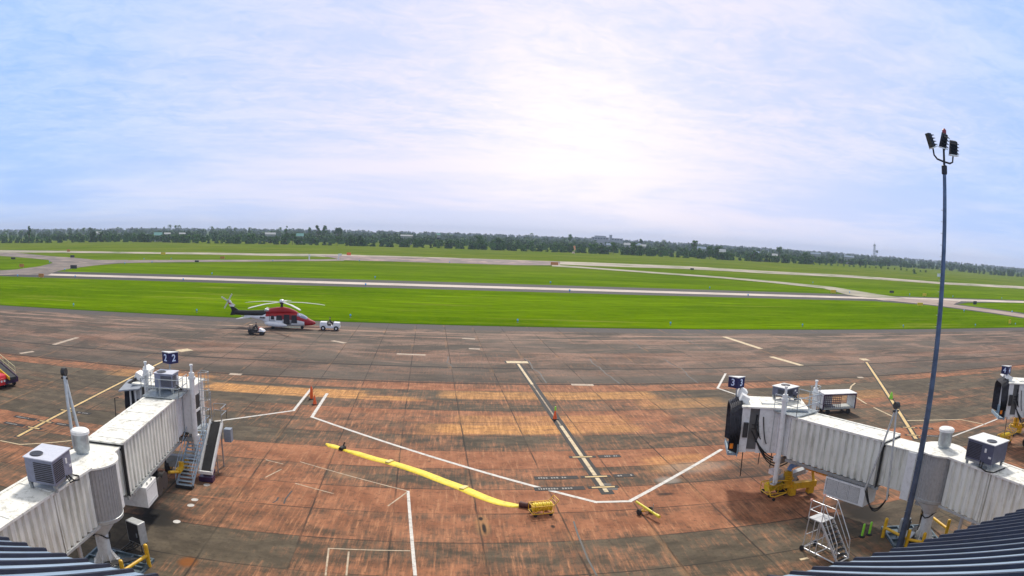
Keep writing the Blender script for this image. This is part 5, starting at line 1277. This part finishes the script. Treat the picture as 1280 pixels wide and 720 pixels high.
def tug():
    x, y = -14.85, 102.4; a = R(2)
    r_ = thing('aircraft_tug', (x, y, ZA), a, 'low white aircraft tug in front of the helicopter nose', 'tug')
    Mx = Matrix.Translation((x, y, ZA)) @ Matrix.Rotation(a, 4, 'Z')
    q = MB(Mx); q.box(-1.55, 1.55, -.75, .75, .38, .72)
    q.hexa([(-1.55, -.75, .72), (-.35, -.75, .72), (-.35, .75, .72), (-1.55, .75, .72), (-1.5, -.7, 1.25), (-.45, -.7, 1.25), (-.45, .7, 1.25), (-1.5, .7, 1.25)])
    q.hexa([(.55, -.75, .72), (1.55, -.75, .72), (1.55, .75, .72), (.55, .75, .72), (.6, -.7, 1.25), (1.5, -.7, 1.2), (1.5, .7, 1.2), (.6, .7, 1.25)]); q.build('body', HELIW, r_, bevel=.03)
    q = MB(Mx); q.box(-.3, .15, -.35, .35, .72, .95); q.box(-.38, -.28, -.35, .35, .72, 1.4); q.build('seat', BLACK, r_)
    q = MB(Mx); q.tube((.55, 0, .95), (.35, 0, 1.3), .03, n=6); q.lathe((.33, 0, 1.3), [(.18, 0), (.18, .03)], 14); q.build('steering_wheel', BLACK, r_)
    for s_ in (-1.0, 1.0):
        for s2 in (-.72, .72):
            q = MB(Mx); q.tube((s_, s2 - .13, .36), (s_, s2 + .13, .36), .36, .36, 20); wh = q.build('wheel', RUB, r_)
            q = MB(Mx); q.tube((s_, s2 - .14, .36), (s_, s2 + .14, .36), .15, .15, 12); q.build('rim', HELIW, wh)
    q = MB(Mx); q.box(1.55, 1.57, -.6, -.4, .8, .95); q.build('headlight', GLASS, r_); q = MB(Mx); q.box(1.55, 1.57, .4, .6, .8, .95); q.build('headlight', GLASS, r_)
    seated(*(Mx @ Vector((-.05, 0, 1.07))), a, 'person in dark clothes seated on the low white tug')
tug()
def cart():
    x, y = gp(320, 419); y += .5; a = R(-4)
    r_ = thing('utility_cart', (x, y, ZA), a, 'small open utility cart with white bonnet near the helicopter tail', 'utility cart')
    Mx = Matrix.Translation((x, y, ZA)) @ Matrix.Rotation(a, 4, 'Z')
    q = MB(Mx); q.box(-1.25, 1.2, -.55, .55, .3, .5); q.box(-1.25, -.45, -.5, .5, .5, .75); q.build('chassis', BLACK, r_)
    q = MB(Mx); q.hexa([(.45, -.55, .5), (1.3, -.5, .5), (1.3, .5, .5), (.45, .55, .5), (.5, -.5, 1.0), (1.15, -.42, .75), (1.15, .42, .75), (.5, .5, 1.0)]); q.build('bonnet', HELIW, r_, bevel=.03)
    q = MB(Mx); q.box(.42, .48, -.5, .5, .6, 1.05); q.build('red_panel', REDP, r_)
    q = MB(Mx); q.box(-.4, .05, -.45, .45, .5, .75); q.box(-.48, -.38, -.45, .45, .6, 1.2); q.build('seat', BLACK, r_)
    q = MB(Mx); q.box(-1.3, -.5, -.5, .5, .98, 1.02)
    for s_ in (-1.25, -.55):
        for s2 in (-.45, .45): q.tube((s_, s2, .7), (s_, s2, 1.0), .025, n=6)
    q.build('rear_rack', BLACK, r_)
    q = MB(Mx); q.box(-1.15, -.65, -.35, .35, 1.02, 1.38); o2 = q.build('tool_bag', mat('tan_canvas', (.5, .36, .26), .8, 0, .15, 4), None, tuple(Mx @ Vector((-.9, 0, 1.02)))); tag(o2, 'tan bag on the rack of the small utility cart', 'bag')
    q = MB(Mx); q.tube((.5, -.2, .9), (.3, -.2, 1.15), .025, n=6); q.build('steering_column', BLACK, r_)
    for s_ in (-.85, .85):
        for s2 in (-.5, .5):
            q = MB(Mx); q.tube((s_, s2 - .1, .27), (s_, s2 + .1, .27), .27, .27, 18); q.build('wheel', RUB, r_)
    seated(*(Mx @ Vector((-.15, 0, .88))), a, 'person in dark clothes driving the small utility cart')
cart()

# ------------------------------------------------------------------ airfield lights, signs
def afl(px, py, cm, label_side, i):
    x_, y_ = gp(px, py); q = MB(); far_ = y_ > 150
    s_ = 1.0
    q.lathe((x_, y_, 0), [(.14, 0), (.14, .04), (.05, .06), (.05, .28)], 10); q.mk(1); q.lathe((x_, y_, .28), [(.10, 0), (.12, .08), (.08, .2)], 10)
    return q
lights = [(92, 383), (246, 390.5), (438, 397), (647, 403), (838, 406.5), (1003, 408.5), (1129, 409.5), (1219, 408), (1269, 406.5), (94, 347.5), (229, 351.5), (457, 358), (712, 365.5), (935, 371), (1205, 390.5), (1265, 391.5),
          (22, 346.5), (265, 344), (469, 348.5), (688, 355), (887, 361.5), (1062, 367), (1045, 365.5), (1016, 354.5), (1191, 372), (1252, 374), (1137, 369.5), (562, 328.8), (449, 327), (341, 327), (214, 324.7), (190, 329), (156, 330.5), (62, 329), (81, 338.5), (180, 325)]
LB = mat('light_base', (.1, .12, .2), .5, 0, .1, 3); BLUG = mat('pale_blue_globe', (.12, .42, .85), .25, 0, .05, 4)
for i, p in enumerate(lights):
    q = MB(); x_, y_ = gp(*p); k = 1.0 if y_ < 130 else 1.4
    q.lathe((0, 0, 0), [(.16 * k, 0), (.16 * k, .05), (.06 * k, .08), (.06 * k, .3 * k)], 10); q.mk(1); q.lathe((0, 0, .3 * k), [(.12 * k, 0), (.16 * k, .1 * k), (.14 * k, .25 * k), (.05 * k, .32 * k)], 10)
    o = q.build('taxiway_light', [LB, BLUG]); o.location = (x_, y_, 0)
    if p[1] > 381: lb = 'small blue edge light in the grass along the apron edge'
    elif y_ < 240: lb = 'small blue edge light beside the pale taxiway'
    else: lb = 'tiny blue edge light beside the distant brown taxiway'
    tag(o, lb, 'edge light', lb.replace('light', 'lights'))
def asign(px, py, wd, h, m, label, face_cam=True):
    x_, y_ = gp(px, py); r_ = thing('airfield_sign', (x_, y_, 0), 0, label, 'airfield sign')
    q = MB(); q.box(x_ - wd / 2, x_ + wd / 2, y_ - .12, y_ + .12, .25, .25 + h); q.build('panel', m, r_)
    q = MB(); q.box(x_ - wd * .4, x_ - wd * .4 + .08, y_ - .06, y_ + .06, 0, .25); q.box(x_ + wd * .4 - .08, x_ + wd * .4, y_ - .06, y_ + .06, 0, .25); q.build('leg', GREYM, r_)
RB_ = mat('rust_back_sign', (.55, .22, .06), .6, 0, .1, 3)
for (px, py, wd, h, m, lb) in ((92, 336.6, 3.2, 1.3, BLACK, 'black sign board in the grass wedge left of the link taxiway'), (90.5, 322.5, 2.8, 1.2, BLACK, 'black sign board beyond the left link taxiway bend'),
        (16.5, 324.6, 3.2, .9, BLACK, 'dark low sign near the left edge beyond the taxiway'), (27, 334.5, 2.6, 1.2, RB_, 'orange brown sign in the grass at far left'), (51.5, 347.4, 2.2, 1.1, RB_, 'orange brown sign just below the pale taxiway at left'),
        (204, 319, 3, 1.4, SIGNY, 'yellow sign by the far runway at left'), (278, 324, 2.4, 1.1, RB_, 'orange brown sign by the distant taxiway'), (246, 328.5, 2, .8, BLACK, 'small black sign below the distant taxiway'),
        (1041.5, 367, 2.4, 1.1, SIGNY, 'yellow sign in the wedge of grass at the right taxiway junction'), (1114.5, 366.8, 2.4, .9, BLACK, 'black sign above the right taxiway junction'),
        (1155.5, 370.5, 2.2, 1.0, SIGNY, 'yellow sign above the taxiway just left of the light mast'), (1150, 382.8, 2.6, .9, SIGNY, 'yellow sign below the taxiway left of the light mast'), (1218.5, 381.3, 2.0, 1.2, BLACK, 'black sign in the grass right of the light mast'),
        (1262, 405.5, .9, 1.0, SIGNY, 'small yellow sign at the right edge near the apron'), (865, 337.8, 2.2, .9, BLACK, 'small black sign between the two distant taxiways'), (693, 331.8, 4, 1.5, RB_, 'orange brown sign at the end of the pink runway section'),
        (85.5, 315, 2.5, 1.5, RB_, 'orange sign on the far side of the left runway'), (436, 319.5, 2.5, 1.6, ORNG, 'bright orange sign by the far runway'), (1170, 398.5, .01, .01, BLACK, '')):
    if lb: asign(px, py, wd, h, m, lb)
x_, y_ = gp(423, 325); r_ = thing('marker_post', (x_, y_, 0), 0, 'white marker post near the far runway left of centre', 'marker post')
q = MB(); q.tube((x_, y_, 0), (x_, y_, 3.2), .3, .2, 10); q.build('post', WHITE, r_); q = MB(); q.box(x_ - .2, x_ + 1.6, y_ - .1, y_ + .1, 2.2, 3.2); q.build('flag_board', WHITE, r_)
x_, y_ = gp(386.5, 325.4); q = MB(); q.tube((x_, y_, 0), (x_, y_, 2.6), .35, .25, 10); q.box(x_ - .5, x_ + .5, y_ - .1, y_ + .1, 2.0, 2.9); o = q.build('marker_board', WHITE, None, (x_, y_, 0)); tag(o, 'small white marker standing left of the other white marker post', 'marker board')
x_, y_ = gp(717.5, 316.8); r_ = thing('windsock', (x_, y_, 0), 0, 'orange windsock on its mast in front of the tree line', 'windsock')
q = MB(); q.tube((x_, y_, 0), (x_, y_, 7.5), .12, .08, 8); q.build('mast', WHITE, r_)
q = MB(); q.tube((x_, y_, 7.2), (x_ + .9, y_ - .2, 3.6), 1.0, .7, 14); q.build('sock', mat('salmon_windsock', (.9, .35, .18), .7, 0, .1, 2), r_)
q = MB(); q.tube((x_ - .6, y_, 0), (x_ - .6, y_, 1.6), 1.6, 1.2, 12); q.build('base_ring', mat('pale_ring', (.7, .5, .4), .7, 0, .1, 2), r_)
for px, py, lb in ((174.5, 345, 'white van shaped equipment shelter right of the light mast'),):
    pass
x_, y_ = gp(1174, 346); r_ = thing('equipment_shelter', (x_, y_, 0), 0, 'small white equipment hut in the field left of the light mast', 'hut')
q = MB(); q.box(x_ - 1.8, x_ + 1.8, y_ - 1.5, y_ + 1.5, 0, 2.8); hb = q.build('wall', WHITE, r_)
q = MB(); q.box(x_ - 2, x_ + 2, y_ - 1.7, y_ + 1.7, 2.8, 3.1); q.build('roof', LGREY, r_)

# ------------------------------------------------------------------ trees
def leafmat(name, c1, c2):
    m = bpy.data.materials.new(name); m.use_nodes = True
    t = NT(m.node_tree); b = m.node_tree.nodes['Principled BSDF']
    gi = t.n.new('ShaderNodeNewGeometry'); oi = t.n.new('ShaderNodeObjectInfo')
    rr = gi.outputs['Random Per Island']
    c = t.mix(rr, c1, c2)
    c = t.mix(t.m('MULTIPLY', oi.outputs['Random'], .5), c, tuple(x * 1.7 for x in c2))
    t._in(b.inputs['Base Color'], c); b.inputs['Roughness'].default_value = .8; b.inputs['Specular IOR Level'].default_value = .15
    return m
LEAF = leafmat('leaf_clumps', (.012, .042, .008), (.075, .165, .028))
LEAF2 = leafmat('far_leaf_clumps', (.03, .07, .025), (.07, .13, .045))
BARK = mat('bark', (.12, .085, .06), .9, 0, .2, 2)
def clump(q, c, r, n, size, rnd):
    for _ in range(n):
        d_ = Vector((rnd.gauss(0, 1), rnd.gauss(0, 1), rnd.gauss(0, 1))).normalized() * (rnd.random() ** .45)
        p = Vector(c) + Vector((d_.x * r[0], d_.y * r[1], d_.z * r[2]))
        nrm = (d_ + Vector((rnd.uniform(-.7, .7), rnd.uniform(-.7, .7), rnd.uniform(-.2, .9)))).normalized()
        qt = nrm.to_track_quat('Z', 'Y'); s_ = size * rnd.uniform(.6, 1.3); a = rnd.uniform(0, 6.28)
        q.add([p + qt @ Vector((math.cos(a + k * 1.571) * s_ * (1 if k % 2 else .7), math.sin(a + k * 1.571) * s_ * (1 if k % 2 else .7), 0)) for k in range(4)], [(0, 1, 2, 3)])
def tree_proto(h, wd, seed, kind='round'):
    rnd = random.Random(seed); root = bpy.data.objects.new('tree', None)
    q = MB(); tk = MB()
    if kind == 'palm':
        tk.path([(0, 0, 0), (.1, 0, h * .5), (.3, .1, h * .93)], [.3, .22, .18], 7)
        for k in range(18):
            a = rnd.uniform(0, 6.28); e = rnd.uniform(-.3, .9); L_ = wd * rnd.uniform(.45, .6); pr = None
            for j in range(4):
                t = (j + 1) / 4; p = Vector((.3 + math.cos(a) * L_ * t, .1 + math.sin(a) * L_ * t, h * .93 + L_ * (e * t - 1.1 * t * t)))
                p_ = pr or Vector((.3, .1, h * .93)); sd_ = Vector((-math.sin(a), math.cos(a), 0)) * .45 * (1.1 - t * .6)
                q.add([p_ - sd_, p - sd_, p + sd_, p_ + sd_], [(0, 1, 2, 3)]); pr = p
    else:
        tk.path([(0, 0, 0), (rnd.uniform(-.2, .2), 0, h * .35), (rnd.uniform(-.4, .4), .2, h * .72)], [.032 * h, .024 * h, .008 * h], 7)
        n = rnd.randint(9, 13)
        for k in range(n):
            zt_ = rnd.uniform(.22, .9) if kind != 'tall' else rnd.uniform(.45, .93); spread = wd * .5 * (1 - abs(zt_ - .5) * .95)
            a = rnd.uniform(0, 6.28); rr = spread * rnd.uniform(.15, .85); c = (math.cos(a) * rr, math.sin(a) * rr, h * zt_)
            tk.path([(0, 0, h * max(.15, zt_ - .25)), (c[0] * .5, c[1] * .5, h * (zt_ - .1)), c], [.012 * h, .008 * h, .004 * h], 5)
            s_ = wd * rnd.uniform(.17, .27); clump(q, c, (s_, s_, s_ * .75), 34, .075 * wd + .12, rnd)
        if kind == 'round':
            for k in range(7):
                a = k * .9 + rnd.uniform(-.3, .3); rr = wd * rnd.uniform(.1, .42)
                clump(q, (math.cos(a) * rr, math.sin(a) * rr, h * rnd.uniform(.06, .24)), (wd * .2, wd * .2, h * .13), 26, .07 * wd + .1, rnd)
    return q, tk
protos = []
for k, (h, wd, kind) in enumerate(((9.5, 9, 'round'), (8.0, 8.5, 'round'), (11, 9, 'round'), (7, 9.5, 'round'), (10, 7, 'tall'), (5.5, 7, 'round'))):
    q, tk = tree_proto(h, wd, 40 + k, kind)
    protos.append((q, tk))
pm = []
for q, tk in protos:
    o1 = q.build('crown', LEAF); o2 = tk.build('trunk', BARK); pm.append((o1.data, o2.data)); bpy.data.objects.remove(o1); bpy.data.objects.remove(o2)
def place_tree(k, x, y, sc, rz, label, group, name='tree', sz=None):
    r_ = thing(name, (x, y, -.05), rz, label, 'tree', group); r_.scale = (sc, sc, sz or sc)
    for nm, me in zip(('crown', 'trunk'), pm[k]):
        o = bpy.data.objects.new(nm, me); col.objects.link(o); o.parent = r_
    return r_
rnd = random.Random(11)
base = [(-25, 305), (0, 304), (80, 303.3), (160, 302.3), (250, 304), (320, 305), (400, 306.5), (480, 308.5), (560, 310.5), (640, 313.5), (720, 316), (800, 319.5), (880, 323.5), (960, 327.6), (1015, 330.5)]
def along(pts, step, z=0):
    P_ = [Vector((*gp(*p), 0)) for p in pts]; out = []; acc = 0
    for a, b in zip(P_, P_[1:]):
        L_ = (b - a).length; t = acc
        while t < L_: out.append(a.lerp(b, t / L_)); t += step
        acc = t - L_
    return out
zone = lambda x: ('far left' if x < -250 else 'left' if x < -60 else 'middle' if x < 140 else 'right')
TL = {'far left': 'leafy tree in the dark front row at the far left of the tree line', 'left': 'leafy tree in the front row behind the helicopter side of the field', 'middle': 'leafy tree in the middle stretch of the front tree row', 'right': 'leafy tree in the right stretch of the front tree row'}
for p in along(base, 7.0):
    k = rnd.choice((0, 0, 1, 1, 2, 3, 3, 4, 5)); z_ = zone(p.x)
    place_tree(k, p.x + rnd.uniform(-2, 2), p.y + rnd.uniform(-4, 8), rnd.choice((.5, .65, .75, .85, .95, 1.2)) * rnd.uniform(.9, 1.1), rnd.uniform(0, 6), TL[z_], TL[z_].replace('leafy tree', 'leafy trees'))
base2 = [(1020, 329), (1060, 329.5), (1120, 332), (1180, 337.5), (1240, 343.5), (1300, 348)]
for p in along(base2, 8.5):
    place_tree(rnd.choice((0, 1, 3, 5, 2)), p.x + rnd.uniform(-2, 2), p.y + rnd.uniform(-5, 10), rnd.uniform(.6, 1.05), rnd.uniform(0, 6), 'dark tree in the row beyond the open field either side of the light mast', 'dark trees in the row beyond the open field either side of the light mast')
for p in along([(1008, 330), (1050, 332.5), (1100, 335.5), (1160, 340.5)], 9):
    place_tree(5, p.x, p.y + rnd.uniform(-2, 2), rnd.uniform(.35, .6), rnd.uniform(0, 6), 'low bush in the hedge line before the open field at right', 'low bushes in the hedge line before the open field', 'bush')
x_, y_ = gp(1143, 342); place_tree(5, x_, y_, .62, 1, 'lone dark bush standing in the field left of the light mast', None, 'bush')
x_, y_ = gp(1007, 330); place_tree(2, x_, y_, 1.25, 2, 'tall dark tree at the right end of the front row', None)
# emergent tall trees and palms against the sky
for i, (px, hh, kk, dist) in enumerate(((211, 25, 'p', 1000), (218, 24, 'p', 1000), (222.5, 24, 'p', 1010), (263.5, 22, 'p', 1000), (285, 23, 'p', 1050), (293, 21, 'p', 1050), (311, 21, 'p', 1050), (349, 22, 'p', 1050), (36, 21, 't', 780), (357, 21, 't', 720), (386, 21, 't', 850), (395, 24, 't', 900), (398, 23, 't', 905),
        (404, 24, 'r', 900), (420, 22, 'r', 900), (424, 21, 'r', 910), (663, 24, 'p', 1100), (711, 22, 'r', 1000), (828, 22, 'p', 900), (867, 21, 'r', 850), (86, 20, 'p', 1000), (104, 20, 'p', 1000), (112, 20, 'p', 1010), (146, 21, 'p', 1100), (800, 20, 't', 900), (974, 20, 'r', 900))):
    gx, gy = gp(px, 330); v = Vector((gx, gy)).normalized(); x_, y_ = v.x * dist, v.y * dist
    nm = 'palm_tree' if kk == 'p' else 'tall_tree'
    q, tk = tree_proto(hh * (.86 if kk == 'p' else .92), 8 if kk == 'p' else (7 if kk == 't' else 10), 90 + i, {'p': 'palm', 't': 'tall', 'r': 'tall'}[kk])
    grp = {'p': 'thin palms breaking the skyline', 't': 'narrow tall trees breaking the skyline', 'r': 'broad tall trees breaking the skyline'}[kk]
    lb = {'p': 'thin palm sticking up above the distant skyline', 't': 'narrow tall tree sticking up above the skyline', 'r': 'broad topped tall tree sticking up above the skyline'}[kk]
    r_ = thing(nm, (x_, y_, 0), 0, lb, 'tree', grp)
    c_ = q.build('crown', LEAF); c_.parent = r_; c_ = tk.build('trunk', BARK); c_.parent = r_
# forest mass behind (nobody could count it)
HSV = []
def forest(name, d0, d1, n, leaf, h0, h1, m, quads, seed, a0=-47, a1=62, gap=None, lab='', screens=None):
    rnd = random.Random(seed); q = MB()
    for _ in range(n):
        az = R(rnd.uniform(a0, a1)); t = rnd.random() ** .7; dd = d0 + (d1 - d0) * t; ds = dd / max(.55, math.cos(az * .9))
        x_, y_ = math.sin(az) * ds, math.cos(az) * ds
        if gap and gap(x_, y_): continue
        h = rnd.uniform(h0, h1)
        for (hp, hd, hw) in HSV:
            if dd < hd + 8 and abs(math.atan2(x_, y_) - hp) * hd < hw: h = min(h, rnd.uniform(5, 7.5))
        for c in range(rnd.randint(2, 3)):
            clump(q, (x_ + rnd.uniform(-.3, .3) * h, y_ + rnd.uniform(-.3, .3) * h, h * rnd.uniform(.45, .82)), (h * .33, h * .33, h * .26), quads, leaf, rnd)
        q.add([(x_ - h * .35, y_, 0), (x_ + h * .35, y_, 0), (x_ + h * .3, y_, h * .6), (x_ - h * .3, y_, h * .6)], [(0, 1, 2, 3)])
    if screens:
        for (hp, hd, hw, hh) in screens:
            for k in range(int(hw / 1.3)):
                ds = hd - rnd.uniform(30, 60); a_ = hp + (-1 + 2 * (k + .5) / int(hw / 1.3)) * hw * 1.1 / hd; x_, y_ = math.sin(a_) * ds, math.cos(a_) * ds; h = (15 - (15 - hh) * ds / hd) - .2 + rnd.uniform(-.8, .25)
                for c in range(3): clump(q, (x_ + rnd.uniform(-1, 1), y_, h * (.3 + .22 * c)), (h * .28, h * .28, h * .2), quads + 6, leaf * .8, rnd)
    tag(q.build(name, m), lab, 'woods', None, 'stuff')
gapf = lambda x_, y_: x_ > 330 and y_ < 900 - 0 and y_ < 690 + (x_ - 330) * .35
HS = [(208.5, 815, 7), (197, 800, 8), (227, 830, 7), (124, 900, 9), (337, 800, 10), (374, 800, 7), (507, 820, 11), (547, 900, 5), (760, 800, 5), (783, 800, 7), (795, 800, 7), (803, 790, 6), (877, 830, 10), (900, 800, 9), (944, 800, 7), (968, 780, 6)]
HSV = [(math.atan2(*gp(a, 330)), b, c) for a, b, c in HS]
forest('wood', 705, 960, 900, 1.25, 6, 10.5, LEAF, 12, 3, gap=gapf, lab='dense green wood behind the front row of trees', screens=[(math.atan2(*gp(a, 330)), b, c, {815: 9.5, 900: 9.0, 820: 10, 830: 9.4}.get(b, 8.3)) for a, b, c in HS])
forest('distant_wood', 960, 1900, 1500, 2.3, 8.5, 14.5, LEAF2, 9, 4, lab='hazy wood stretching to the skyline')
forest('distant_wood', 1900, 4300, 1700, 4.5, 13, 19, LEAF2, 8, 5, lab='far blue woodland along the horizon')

# ------------------------------------------------------------------ far buildings, tower
def far_house(px, dist, wd, dp, h, wm, rm, label, roof=2.0, n=3):
    gx, gy = gp(px, 330); v = Vector((gx, gy)).normalized(); x_, y_ = v.x * dist, v.y * dist
    wd *= .7
    r_ = thing('house', (x_, y_, 0), -math.atan2(v.x, v.y), label, 'building', 'far buildings among the trees')
    Mx = Matrix.Translation((x_, y_, 0)) @ Matrix.Rotation(-math.atan2(v.x, v.y), 4, 'Z')
    q = MB(Mx); q.box(-wd / 2, wd / 2, 0, dp, 0, h); q.build('wall', wm, r_)
    q = MB(Mx); q.hexa([(-wd / 2 - .4, -.5, h), (wd / 2 + .4, -.5, h), (wd / 2 + .4, dp + .5, h), (-wd / 2 - .4, dp + .5, h), (-wd / 2 - .4, dp * .45, h + roof), (wd / 2 + .4, dp * .45, h + roof), (wd / 2 + .4, dp * .55, h + roof), (-wd / 2 - .4, dp * .55, h + roof)]); q.build('roof', rm, r_)
    for k in range(n):
        xx_ = -wd / 2 + wd * (k + .5) / n; q = MB(Mx); q.box(xx_ - .9, xx_ + .9, -.06, 0, h * .35, h * .7); q.build('window', GLASS, r_)
PR = mat('pale_blue_metal_roof', (.26, .32, .40), 1, 0, .08, .3, spec=0); WR = mat('white_metal_roof', (.40, .42, .43), 1, 0, .05, .3, spec=0); TR_ = mat('turquoise_roof', (.18, .34, .31), 1, 0, .08, .3, spec=0); GR = mat('grey_roof', (.4, .4, .42), .6, 0, .1, .3)
for (px, di, wd, h, rm, ro, lb) in ((208.5, 815, 11, 8.6, WR, 1.6, 'white roofed building second from the left among the trees'), (197, 800, 14, 7.2, TR_, 3.4, 'building with turquoise roof left of the white roofed one'), (227, 830, 11, 8.6, WR, 1.5, 'white roofed building just right of the tall left building'),
        (124, 900, 15, 9.0, WR, 2.4, 'long white building nearest the left edge'), (337, 800, 18, 9, WR, 2.2, 'long low pale building above the helicopter hub'), (374, 800, 12, 7.5, TR_, 3.2, 'pale turquoise roof right of the tall narrow tree'), (507, 820, 20, 10, WR, 1.6, 'long pale shed roof left of centre'),
        (547, 900, 6, 12.5, TR_, 1.5, 'small turquoise block above the trees left of centre'), (760, 800, 8, 8.2, PR, 2.4, 'small pale roof just right of the windsock'), (783, 800, 11, 9.5, WR, 2.5, 'white roof right of centre behind trees'), (795, 800, 12, 9.8, PR, 2.6, 'pale blue roof among white roofs right of centre'),
        (803, 790, 9, 9, WR, 2.2, 'white roof at the right of the three clustered roofs'), (877, 830, 18, 9.5, PR, 2.6, 'long lavender roof on the right part of the skyline'), (900, 800, 17, 7.5, WR, 3.2, 'bright white roof on the right part of the tree line'), (944, 800, 12, 8.0, PR, 2.6, 'grey blue roof right of the bright white roof'),
        (968, 780, 9, 7.0, WR, 2.4, 'small white house near the right end of the dense trees'), (1061, 1000, 22, 10, PR, 2.4, 'hazy pale roof behind the open field'), (1019, 1000, 22, 11, PR, 2.4, 'hazy pale shed left of the tall lattice tower')):
    far_house(px, di, wd, 9, h, mat('weathered_far_wall', (.34, .34, .33), .7, 0, .1, .2), rm, lb, ro)
for (px, di, wd, h, lb, steps) in ((749, 1500, 38, 19, 'wide grey building on the skyline right of the windsock', 2), (770, 1500, 26, 18, 'grey building with a stair tower on the skyline', 1)):
    gx, gy = gp(px, 330); v = Vector((gx, gy)).normalized(); x_, y_ = v.x * di, v.y * di
    r_ = thing('tall_building', (x_, y_, 0), -math.atan2(v.x, v.y), lb, 'building')
    Mx = Matrix.Translation((x_, y_, 0)) @ Matrix.Rotation(-math.atan2(v.x, v.y), 4, 'Z')
    q = MB(Mx); q.box(-wd / 2, wd / 2, 0, 16, 0, h); q.build('wall', mat('grey_far_wall', (.38, .38, .40), .7, 0, .1, .1), r_)
    q = MB(Mx)
    if steps == 2: q.box(-wd / 3, wd / 3, 2, 14, h, h + 3)
    else: q.box(-wd / 2 - 4, -wd / 2 + 2, 2, 12, 0, h + 7)
    q.build('upper_block', GR, r_)
    for k in range(int(wd / 6)):
        q = MB(Mx); q.box(-wd / 2 + 2 + k * 6, -wd / 2 + 5.5 + k * 6, -.1, 0, h - 4, h - 2); q.build('window', GLASS, r_)
gx, gy = gp(1092, 335); v = Vector((gx, gy)).normalized(); di = 1150; x_, y_ = v.x * di, v.y * di
r_ = thing('lattice_tower', (x_, y_, 0), 0, 'thin lattice radio tower rising on the skyline left of the light mast', 'tower')
q = MB()
for a, b in ((-1, -1), (1, -1), (1, 1), (-1, 1)): q.tube((x_ + a * 2, y_ + b * 2, 0), (x_ + a * .9, y_ + b * .9, 34), .35, .3, 6)
for k in range(10):
    z_ = k * 3.4; w_ = 2 - 1.1 * z_ / 34; q.tube((x_ - w_, y_ - w_, z_), (x_ + w_, y_ - w_, z_ + 3.4), .22, n=5); q.tube((x_ + w_, y_ + w_, z_), (x_ - w_, y_ + w_, z_ + 3.4), .22, n=5)
q.build('mast_frame', GREYM, r_)
q = MB(); q.box(x_ - 2, x_ + 2, y_ - 1.5, y_ + 1.5, 31, 32); q.tube((x_, y_, 34), (x_, y_, 39), .2, .15, 6); q.box(x_ + 4, x_ + 8, y_ - 1, y_ + 1, 20, 24); q.tube((x_ + 6, y_, 0), (x_ + 6, y_, 20), .5, .4, 8); q.build('antenna_deck', GREYM, r_)
bpy.context.view_layer.update()
